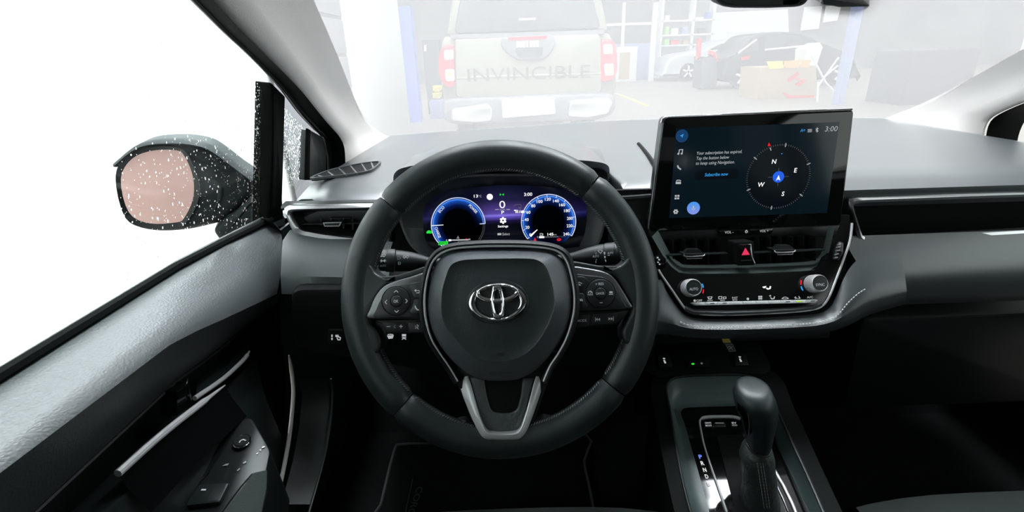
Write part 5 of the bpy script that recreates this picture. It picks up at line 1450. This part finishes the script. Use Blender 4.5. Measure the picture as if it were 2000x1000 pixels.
# ================================================================ mirrors
MR = Fr(D(380, 365, 1.02), 0, R_(22))
mr = thing('door_mirror', 'black door mirror with raindrops outside the driver window', 'door mirror', MR.w(.05, -.1, 0))
ho = [(225, 345), (240, 305), (280, 280), (346, 274), (395, 280), (425, 294), (470, 328), (492, 343), (499, 357), (497, 374), (489, 384), (460, 412), (430, 436), (405, 444), (360, 453), (300, 455), (250, 440), (228, 400)]
mk('housing', prism(MR, cr(MR.P(ho), 4), -.10, 0, .022, 5), 'dark_gloss', mr, 60) if 'dark_gloss' in MATS else mk('housing', prism(MR, cr(MR.P(ho), 4), -.10, 0, .022, 5), mat('dark_gloss', (.024, .030, .031), .5, spec=.15), mr, 60)
mk('cap', sweep(crv([MR.pw(x, y, -.012) for x, y in [(230, 320), (280, 283), (346, 276), (395, 282), (425, 297), (470, 331), (494, 348)]], 4), .005, 8, ry=.03, up=tuple(MR.n)), mat('cap_paint', (.016, .020, .021), .6, spec=.1), mr, 60)
mk('cap_seam', sweep(crv([MR.pw(x, y, .0005) for x, y in [(300, 290), (346, 283), (390, 290), (425, 304), (465, 330), (492, 352)]], 4), .0016, 6), 'deep_black', mr)
go = [(226, 345), (250, 300), (300, 286), (346, 288), (366, 300), (384, 340), (390, 375), (380, 410), (360, 438), (346, 445), (290, 446), (245, 425)]
gi = [(236, 350), (258, 310), (300, 294), (346, 294), (360, 305), (374, 335), (379, 365), (375, 395), (360, 425), (346, 434), (292, 436), (252, 415)]
mk('glass_surround', band(MR, cr(MR.P(go, .004), 4), cr(MR.P(gi, .002), 4), -.02, .006, 96, .003), 'black_plastic', mr, 60)
mk('glass', prism(MR, cr(MR.P(gi, .0035), 4), -.01, .0035), mat('mirror_glass', (.95, .62, .57), .3, metal=.3), mr, label='mirror glass with a pink reflection put into its colour')  # pinkish reflection painted as base colour
am = [(415, 452), (428, 470), (440, 474), (517, 428), (520, 416), (505, 398), (490, 383), (462, 412), (440, 425)]
mk('arm', prism(MR, rnd(MR.P(am, 0), .01), -.09, 0, .012, 4), 'dark_gloss', mr, 60)
mk('crease_highlight', sweep(crv([MR.pw(x, y, .002) for x, y in [(402, 347), (420, 356), (430, 368), (428, 390), (416, 415)]], 4), [.001] * 3 + [.004] * 10 + [.002] * 4, 8, ry=.0015, up=tuple(MR.n)), 'dark_gloss', mr, 60)

mk('mount', sweep([MR.pw(470, 430, -.03), MR.pw(505, 425, -.03), DG.pw(535, 432, -.02)], .02, 8, ry=.03), 'dark_gloss', mr, 60)
RM = Fr(D(1490, 14, .70), R_(-12))
rv = thing('rear_view_mirror', 'black rear view mirror hanging from the windscreen top', 'mirror', RM.w(0, 0, 0))
mk('mirror_shell', prism(RM, rnd(RM.P([(1403, 6), (1412, 13), (1435, 16.5), (1500, 16.8), (1560, 14.5), (1574, 10), (1588, -10), (1590, -60), (1560, -75), (1420, -72), (1396, -55), (1395, -10)]), .006), -.035, 0, .005), 'black_plastic', rv, 50)
mk('mirror_glass', prism(RM, rnd(RM.P([(1405, 0), (1440, 11), (1555, 9), (1582, -12), (1583, -56), (1556, -70), (1422, -67), (1401, -52)], .002), .005), -.002, .001), mat('mirror_silver', (.8, .8, .8), .02, metal=1.0), rv)
mk('stem', sweep([RM.w(0, .03, -.03), RM.w(0, .07, -.03), RM.w(0, .085, -.02)], .009, 10), 'black_plastic', rv)
SN = Fr(D(1640, 6, .90), R_(-20))
tag(mk('sensor_cover', prism(SN, rnd(SN.P([(1608, 11), (1630, 13), (1640, 15.5), (1700, 14), (1700, -60), (1600, -60)]), .004), -.04, 0, .004), 'black_plastic'), 'black camera cover at the top of the windscreen', 'camera cover')
# ================================================================ workshop hall outside
mat('hall_floor', (.36, .33, .30), .5, vary=(.6, (.32, .30, .27)))
mat('hall_white', (.80, .81, .80), .6)
mat('hall_wall', (.28, .28, .28), .8, vary=(.5, (.24, .24, .25)))
mat('hall_dark', (.14, .14, .15), .6)
mat('paint_truck', (.19, .19, .15), .3, coat=.5)
mat('paint_silver', (.62, .64, .68), .3, metal=.3)
mat('paint_black', (.05, .05, .055), .25)
mat('tail_red', (.75, .03, .05), .2)
mat('lamp_white', (.85, .85, .85), .25)
mat('lamp_orange', (.9, .35, .08), .3)
mat('truck_glass', (.08, .085, .09), .15)
mat('plate_white', (.85, .85, .85), .5)
mat('blue_paint', (.16, .22, .70), .45)
mat('red_paint', (.80, .05, .05), .4)
mat('yellow_paint', (.85, .75, .12), .5)
mat('orange_paint', (.9, .50, .15), .5)
mat('cardboard', (.50, .38, .26), .8)
mat('tyre', (.02, .02, .02), .8)
mat('hall_green', (.35, .75, .2), .5)
mat('hall_bluegrey', (.35, .38, .62), .5)
gy = .0
struct('ground', boxg((4, 8, -.05), (40, 50, .1)), 'hall_floor', 'pale concrete workshop floor')
struct('wall_workshop_left', boxg((-1.75, 2.5, 2.0), (.12, 13.0, 4.0)), 'hall_white', 'white workshop wall beside the driver window')
dk = thing('tool_chest', 'tall dark grey tool chest against the white workshop wall', 'tool chest', (-1.5, 3.9, 0))
ylf = AX(562, 300, 0, -1.64).y
mk('chest_body', boxg((-1.50, ylf + .45, .95), (.28, .9, 1.9), 0, .02), 'hall_dark', dk)
for i in range(6): mk('drawer', boxg((-1.355, ylf + .45, .25 + .28 * i), (.02, .84, .25), 0, .005), 'hall_dark', dk)
emis('tube_light', (.90, .95, 1.0), 116)
struct('trim_4', cat(boxg((5, 1.7, 4.25), (13.6, .12, .2)), boxg((5, 3.7, 4.25), (13.6, .12, .2)), boxg((11.8, 1.7, 2.1), (.15, .15, 4.2)), boxg((11.8, 3.7, 2.1), (.15, .15, 4.2)), boxg((-1.75, 1.7, 4.08), (.12, .12, .2)), boxg((-1.75, 3.7, 4.08), (.12, .12, .2))), 'hall_bluegrey', 'steel cross beams of the workshop carrying the lamps')
for x, y in ((-.9, 1.7), (.35, 1.7), (1.6, 1.7), (-.9, 3.7), (.35, 3.7), (1.6, 3.7)):
    lm_ = thing('ceiling_lamp', 'white strip lamp on the ' + ('cross beam over the bonnet' if y < 2 else 'cross beam before the pickup') + {-.9: ', beside the white wall', .35: ', between two others', 1.6: ', farthest from the white wall'}[x], 'lamp', (x, y, 4.0), 'strip lamps above the car')
    mk('lamp_housing', boxg((x, y, 4.105), (.30, 1.5, .09), 0, .01), 'hall_white', lm_)
    mk('diffuser', boxg((x, y, 4.05), (.26, 1.44, .02)), 'tube_light', lm_)
bw = thing('wall_back', None, None, (6, 25, 0), kind='structure')
bw['label'] = 'grey back wall of the workshop with bright window panels'
mk('wall_panel', boxg((6, 25.05, 3), (36, .1, 6)), 'hall_wall', bw)
B24 = Fr((0, 24.9, 0))
mk('white_panel', prism(B24, B24.P([(1394, 25), (1538, 18), (1540, 62), (1470, 120), (1400, 135), (1385, 130)]), 0, .04), 'hall_white', bw)
mk('window_pane', prism(B24, B24.P([(1570, 14), (1605, 12), (1598, 56), (1562, 60)]), 0, .05), 'plate_white', bw)
mk('window_pane', prism(B24, B24.P([(1612, 12), (1642, 11), (1634, 40), (1606, 44)]), 0, .05), 'plate_white', bw)
mk('wall_rail', prism(B24, B24.P([(1420, 60), (1505, 58), (1505, 62), (1420, 64)]), 0, .08), 'plate_white', bw)
mk('floor_line', prism(Fr((0, 0, .001), PI / 2), uvs(Fr((0, 0, .001), PI / 2), ZP([(1200, 182), (1212, 184), (1268, 206), (1262, 208)], .001)), 0, .002), 'yellow_paint', bpy.data.objects['ground'])

# ---------------------------------------------------------------- pickup truck
TK = Fr(D(1030, 130, 5.2))
tk = thing('pickup_truck', 'olive grey pickup truck with large tailgate lettering and red tail lights', 'truck', Vector((TK.O.x, TK.O.y + 2.5, 0)))
kT = TK.scale(1030, 130)
tb_ = thing
def tprism(nm, px, h0, h1, m, bev=0.0, par=tk, r=0.0, label=None):
    p = TK.P(px, h1)
    if r: p = rnd(p, r)
    return mk(nm, prism(TK, p, h0, h1, bev), m, par, 50, label=label)
tprism('body', [(868, 72), (890, 70), (1170, 62), (1190, 66), (1202, 90), (1204, 165), (1198, 190), (1180, 195), (885, 205), (868, 200), (862, 170), (862, 90)], -2.2, -.04, 'paint_truck', .03)
tg = tprism('tailgate', [(888, 76), (1168, 66), (1174, 72), (1176, 175), (1168, 184), (896, 192), (890, 186)], -.06, .02, 'paint_truck', .015, r=.03)
tprism('tailgate_crease', [(892, 150), (1175, 140), (1175, 146), (892, 156)], .0, .028, 'paint_truck', .008, tg)
mk('lettering', textg(TK, 'INVINCIBLE', 1033, 143, 24, .036, 240), mat('letter_olive', (.07, .07, .058), .5), tg)
hp = tprism('handle_panel', [(980, 72), (1080, 68), (1086, 84), (1076, 103), (1062, 115), (1012, 118), (992, 106), (978, 90)], .0, .05, 'hall_dark', .01, tg, .03)
tprism('handle_recess', [(1005, 95), (1062, 92), (1058, 110), (1012, 112)], .03, .056, 'truck_glass', 0, hp, .02)
tprism('brake_light', [(992, 73), (1068, 70), (1068, 76), (992, 79)], .03, .058, 'tail_red', 0, hp)
for x, w in ((1011, 5), (1017, 5), (1023, 6), (1029.5, 5), (1037, 5.5), (1043.5, 5.5), (1050, 5)):
    y = 86.5 - (x - 1011) * .035
    tprism('letter_block', [(x - w / 2, y - 6), (x + w / 2, y - 6), (x + w / 2 - .5, y + 6), (x - w / 2 + .5, y + 6)], .045, .062, 'plate_white', 0, hp)
for s, lo in ((0, [(862, 92), (876, 88), (886, 88), (888, 170), (872, 170), (862, 160), (857, 140), (857, 110)]), (1, [(1174, 78), (1192, 76), (1202, 84), (1206, 110), (1206, 140), (1198, 156), (1180, 160), (1174, 158)])):
    l_ = tprism('tail_light', lo, -.15, .03, 'tail_red', .012, tk, .03)
    x = 867 if s == 0 else 1178
    dy = 0 if s == 0 else -11
    tprism('lamp_lens', [(x, 98 + dy), (x + 18, 97 + dy), (x + 19, 116 + dy), (x + 1, 117 + dy)], .02, .04, 'lamp_white', .004, l_, .02)
    tprism('lamp_lens', [(x + 2, 136 + dy), (x + 20, 135 + dy), (x + 21, 158 + dy), (x + 4, 159 + dy)], .02, .04, 'lamp_white', .004, l_, .02)
    tprism('lamp_bulb', [(x + 7, 141 + dy), (x + 14, 140.5 + dy), (x + 14, 148 + dy), (x + 7, 148.5 + dy)], .035, .044, 'lamp_orange', 0, l_)
bp_ = tprism('bumper', [(866, 196), (900, 192), (1168, 182), (1200, 184), (1204, 205), (1196, 226), (1170, 234), (890, 244), (868, 236), (862, 216)], -.15, .12, 'hall_dark', .03, tk, .05)
tprism('bumper_corner', [(880, 212), (952, 202), (962, 210), (962, 236), (930, 240), (880, 236)], .1, .15, 'satin_silver', .02, bp_, .04)
tprism('bumper_corner', [(1112, 196), (1190, 190), (1198, 200), (1190, 222), (1150, 230), (1108, 228)], .1, .15, 'satin_silver', .02, bp_, .04)
tprism('number_plate', [(980, 194), (1082, 190), (1085, 222), (982, 230)], .1, .16, 'plate_white', 0, bp_, .02)
# canopy
tprism('canopy', [(872, 74), (892, -60), (960, -90), (1110, -95), (1160, -68), (1190, 64)], -1.7, -.03, 'paint_truck', .04, tk, .08)
cg = tprism('canopy_glass', [(886, 66), (906, -40), (960, -62), (1105, -66), (1146, -46), (1174, 56)], -.05, .0, 'truck_glass', .01, tk, .06)
tprism('glass_badge', [(1014, 36), (1046, 35), (1046, 38.5), (1014, 39.5)], -.01, .006, 'plate_white', 0, cg)
tprism('glass_frame', [(880, 68), (1180, 58), (1180, 66), (880, 76)], -.03, .012, 'hall_dark', 0, tk)
for x in (-.72, .72):
    c = Vector((TK.O.x + x, TK.O.y + .95, .39))
    wv = mk('wheel', lathe(c - Vector((.12, 0, 0)), (1, 0, 0), [(.30, 0), (.38, .03), (.39, .12), (.38, .21), (.30, .24)], 28), 'tyre', tk)
mk('underbody', boxg((TK.O.x, TK.O.y + 2.2, .55), (1.2, 3.6, .2)), 'tyre', tk)
mk('cab', boxg((TK.O.x, TK.O.y + 3.2, 1.0), (1.75, 2.6, .9), 0, .1), 'paint_truck', tk)
for x in (-.72, .72):
    c = Vector((TK.O.x + x, TK.O.y + 4.0, .39))
    mk('wheel', lathe(c - Vector((.12, 0, 0)), (1, 0, 0), [(.30, 0), (.38, .03), (.39, .12), (.38, .21), (.30, .24)], 28), 'tyre', tk)

# ---------------------------------------------------------------- parked cars
def car(name, label, Y, px_prof, wheels, wr, paint, glass_px, width=1.7, extra=None):
    f = Fr((0, Y, 0))
    pts = f.P(px_prof)
    cxm = sum(p[0] for p in pts) / len(pts)
    t = thing(name, label, 'car', (cxm, Y + width / 2, 0))
    body = ccw(cr(pts, 4))
    body = [(u, max(v, .18)) for u, v in body]
    mk('body', prism(f, body, -width, 0, .08, 3), paint, t, 50)
    for gp in glass_px: mk('window', prism(f, rnd(f.P(gp, .01), .05), -.02, .012), 'truck_glass', t)
    for (wx, wy) in wheels:
        u, v = f.px(wx, wy)
        w = mk('wheel', lathe(f.w(u, wr, -.18), f.n, [(wr * .8, 0), (wr, .03), (wr, .17), (wr * .78, .2), (wr * .7, .19)], 28), 'tyre', t)
        mk('rim_disc', lathe(f.w(u, wr, 0), f.n, [(wr * .68, -.05), (wr * .68, .01), (wr * .6, .005), (wr * .15, -.02), (0, .0)], 24), 'paint_silver', w)
        for q in range(5):
            a = 2 * PI * q / 5 + .3
            mk('spoke', sweep([f.w(u + wr * .1 * math.cos(a), wr + wr * .1 * math.sin(a), .02), f.w(u + wr * .66 * math.cos(a), wr + wr * .66 * math.sin(a), .025)], .035, 6), 'lamp_white', w)
    return t, f
car('silver_car', 'silver hatchback with spoked front wheel parked by the shelving', 19.9,
    [(1300, 152), (1298, 140), (1304, 122), (1318, 110), (1345, 103), (1375, 98), (1400, 84), (1430, 76), (1490, 74), (1530, 90), (1545, 110), (1548, 140), (1540, 152), (1420, 155)], [(1344, 140), (1505, 135)], .33, 'paint_silver', [[(1385, 97), (1406, 86), (1430, 82), (1432, 96)]])
tc_, fc_ = car('black_car', 'black saloon with raised bonnet line and red tail light across the hall', 15.4,
    [(1418, 160), (1416, 135), (1424, 112), (1440, 104), (1462, 82), (1480, 68), (1520, 62), (1570, 66), (1605, 82), (1640, 96), (1668, 110), (1676, 150), (1660, 165), (1500, 172)], [(1450, 155), (1640, 150)], .34, 'paint_black', [[(1446, 104), (1466, 84), (1480, 72), (1482, 100)], [(1492, 98), (1492, 72), (1522, 67), (1560, 70), (1585, 92)]])
mk('tail_lamp', prism(fc_, fc_.P([(1446, 112), (1466, 108), (1462, 116), (1448, 118)], .02), -.02, .04), 'tail_red', tc_)
mk('chrome_strip', sweep([fc_.pw(x, y, .02) for x, y in [(1442, 104), (1460, 90), (1478, 77)]], .03, 6), 'lamp_white', tc_)
mk('chrome_strip', sweep([fc_.pw(x, y, .03) for x, y in [(1494, 97), (1540, 93), (1588, 88)]], .03, 6), 'lamp_white', tc_)

# ---------------------------------------------------------------- workshop fittings
def post(name, label, cat_, x, ytop, ybot_px, Y, wpx, m, depth=.15):
    f = Fr((0, Y, 0))
    u, v0 = f.px(x, ybot_px)
    _, v1 = f.px(x, ytop)
    k = f.scale(x, 100)
    return tag(mk(name, prism(f, [(u - wpx * k / 2, 0), (u + wpx * k / 2, 0), (u + wpx * k / 2, v1), (u - wpx * k / 2, v1)], -depth, 0, .01), m), label, cat_)
lf = tag(mk('lift_column', boxg((-2.02 + .2, 10.3, 1.02), (.26, .3, 2.05), 0, .02), 'blue_paint'), 'blue lift column standing at the end of the white wall', 'lift column')
cb = Fr((0, 11.5, 0))
kab = tag(mk('tool_cabinet', prism(cb, [(cb.px(824, 80)[0], 0), (cb.px(856, 80)[0], 0), (cb.px(856, 80)[0], cb.px(840, 77)[1]), (cb.px(824, 80)[0], cb.px(840, 77)[1])], -.6, 0, .02), 'hall_dark'), 'dark tool cabinet behind the blue lift column', 'cabinet')
mk('door_sign', prism(cb, cb.P([(828, 88), (833, 88), (833, 100), (828, 100)], .01), 0, .01), 'plate_white', kab)
for i, (y, m) in enumerate(((174, 'yellow_paint'), (187, 'yellow_paint'))):
    f = Fr((0, 10.8, 0))
    tag(mk('storage_bin', prism(f, rnd(f.P([(844, y - 6), (860, y - 6), (859, y + 5), (845, y + 5)]), .02), -.3, 0, .02), m), 'yellow storage bin beside the pickup, ' + ('upper of two' if i == 0 else 'lower of two'), 'bin')
f = Fr((0, 10.6, 0))
bu = f.P([(838, 198), (864, 198), (866, 212), (836, 212)])
tag(mk('bin_trolley', prism(f, [(bu[0][0], 0), (bu[1][0], 0), (bu[1][0], .35), (bu[0][0], .35)], -.4, 0, .02), 'hall_bluegrey'), 'low grey trolley under the yellow bins', 'trolley')
post('wall_post', 'narrow white post right of the pickup, holding the glazed partition', 'post', 1213, 5, 160, 21.5, 5, 'plate_white')
post('wall_post', 'white post left of the shelving rack', 'post', 1271, 5, 170, 20.5, 9, 'hall_white')
f = Fr((0, 21.8, 0))
pt = thing('partition', 'grey partition with white rail right of the pickup', 'partition', f.pw(1235, 150))
mk('rail', prism(f, f.P([(1185, 46), (1272, 43), (1272, 48), (1185, 51)]), -.1, 0), 'plate_white', pt)
mk('panel', prism(f, [(f.px(1190, 100)[0], 0), (f.px(1270, 100)[0], 0), (f.px(1270, 100)[0], f.px(1230, 85)[1]), (f.px(1190, 100)[0], f.px(1230, 85)[1])], -.12, -.05), 'hall_bluegrey', pt)
f = Fr((0, 20.8, 0))
q = f.P([(1206, 92), (1246, 90), (1246, 150), (1206, 150)])
kb2 = tag(mk('cupboard', prism(f, [(q[0][0], 0), (q[1][0], 0), (q[1][0], q[1][1]), (q[0][0], q[0][1])], -.6, 0, .02), 'hall_white'), 'white cupboard with beige door beside the partition', 'cupboard')
mk('cupboard_door', prism(f, [(q[0][0] + .1, .1), (q[0][0] + .5, .1), (q[0][0] + .5, q[0][1] - .2), (q[0][0] + .1, q[0][1] - .2)], -.01, .02), 'cardboard', kb2)
# shelving rack
f = Fr((0, 22.5, 0))
rk_ = thing('shelving_rack', 'white shelving rack holding workshop supplies behind silver car', 'rack', f.pw(1340, 150))
for x in (1292, 1353, 1392):
    u = f.px(x, 60)[0]
    mk('upright', prism(f, [(u - .05, 0), (u + .05, 0), (u + .05, 3.2), (u - .05, 3.2)], -.5, 0), 'hall_white', rk_)
ul, ur = f.px(1290, 60)[0], f.px(1394, 60)[0]
for y in (40, 68, 88, 112):
    v = f.px(1340, y)[1]
    mk('shelf_board', prism(f, [(ul, v - .03), (ur, v - .03), (ur, v + .03), (ul, v + .03)], -.5, 0), 'plate_white', rk_)
items = [(1303, 68, 7, 14, 'hall_green', 'green canister'), (1318, 68, 14, 11, 'hall_white', 'white parcel'), (1338, 68, 12, 13, 'hall_bluegrey', 'blue grey parcel'), (1303, 88, 9, 10, 'hall_green', 'bright green box'),
         (1319, 88, 16, 8, 'red_paint', 'dark red box'), (1340, 88, 10, 7, 'cardboard', 'brown box'), (1304, 40, 9, 9, 'plate_white', 'round white tub'), (1372, 68, 12, 10, 'hall_dark', 'dark case'), (1366, 40, 16, 4, 'plate_white', 'long white lamp box'), (1384, 40, 6, 12, 'blue_paint', 'blue bottle crate')]
for x, y, w, hh_, m, lab in items:
    u, v = f.px(x, y)[0], f.px(1340, y)[1]
    k = f.scale(x, y)
    tag(mk('supply_box', prism(f, rnd([(u - w * k / 2, v + .03), (u + w * k / 2, v + .03), (u + w * k / 2, v + .03 + hh_ * k), (u - w * k / 2, v + .03 + hh_ * k)], .03), -.35, -.03, .02), m), lab + ' on the white shelving rack', 'box')
# tyre machine
f = Fr((0, 15.6, 0))
tm = thing('tyre_machine', 'dark workshop machine with red arm in front of the silver car', 'machine', f.pw(1386, 170))
q = f.P([(1372, 110), (1400, 112), (1402, 150), (1400, 172), (1368, 174), (1370, 140)])
mk('cabinet', prism(f, rnd([(u, max(v, 0)) for u, v in q], .06), -.7, 0, .04), 'hall_dark', tm)
mk('column', prism(f, f.P([(1372, 74), (1378, 74), (1376, 116), (1370, 116)]), -.5, -.3), 'red_paint', tm)
mk('arm', sweep(crv([f.pw(x, y, -.1) for x, y in [(1384, 103), (1391, 104), (1396, 110), (1398, 120)]], 4), .07, 8), 'red_paint', tm)
# box stack with lids
f = Fr((0, 12.2, 0))
bxs = thing('cardboard_bin', 'big cardboard box with red emblem and yellow lid flaps', 'box', f.pw(1535, 190))
q = f.P([(1484, 132), (1594, 128), (1596, 192), (1478, 196)])
mk('carton', prism(f, [(q[3][0], 0), (q[2][0], 0), (q[1][0], q[1][1]), (q[0][0], q[0][1])], -1.0, 0, .01), 'cardboard', bxs)
mk('lid_flap', prism(f, f.P([(1497, 120), (1529, 119), (1530, 133), (1503, 135)], .03), 0, .03), 'yellow_paint', bxs)
mk('lid_flap', prism(f, f.P([(1532, 119), (1565, 117), (1560, 132), (1533, 133)], .03), 0, .03), 'orange_paint', bxs)
mk('lid_flap', prism(f, f.P([(1568, 117), (1584, 117), (1580, 131), (1564, 132)], .03), 0, .03), 'orange_paint', bxs)
mk('red_emblem', cat(prism(f, f.P([(1538, 155), (1558, 140), (1562, 145), (1545, 158), (1540, 160)], .01), 0, .012), prism(f, f.P([(1546, 152), (1552, 151), (1576, 156), (1560, 169), (1552, 165), (1566, 158)], .01), 0, .012), prism(f, f.P([(1527, 180), (1545, 186), (1590, 186), (1590, 192), (1540, 193)], .01), 0, .012)), 'red_paint', bxs)
f2 = Fr((0, 12.6, 0))
tag(mk('carton', prism(f2, f2.P([(1580, 96), (1606, 83), (1612, 92), (1598, 134), (1578, 135)]), -.6, -.1), 'lamp_white'), 'open white carton flap lying on the cardboard box', 'carton')
# tripod stand
f = Fr((0, 11.2, 0))
ts = thing('folding_stand', 'white folding trestle stand beside the cardboard box', 'stand', f.pw(1620, 195))
for a, b in (((1638, 112), (1598, 168)), ((1585, 108), (1612, 160)), ((1612, 160), (1650, 200)), ((1598, 160), (1596, 200)), ((1610, 150), (1636, 128))):
    mk('leg', sweep([f.pw(*a), f.pw(*b)], .022, 8), 'hall_white', ts)
post('roof_column', 'grey roof column at the right of the hall', 'column', 1642, -10, 205, 10.5, 13, 'hall_bluegrey', .2)
tag(mk('grey_container', boxg((8.3, 10.6, .5), (1.3, 1.0, 1.0), 0, .03), 'hall_dark'), 'dark grey container beside the roof column', 'container')
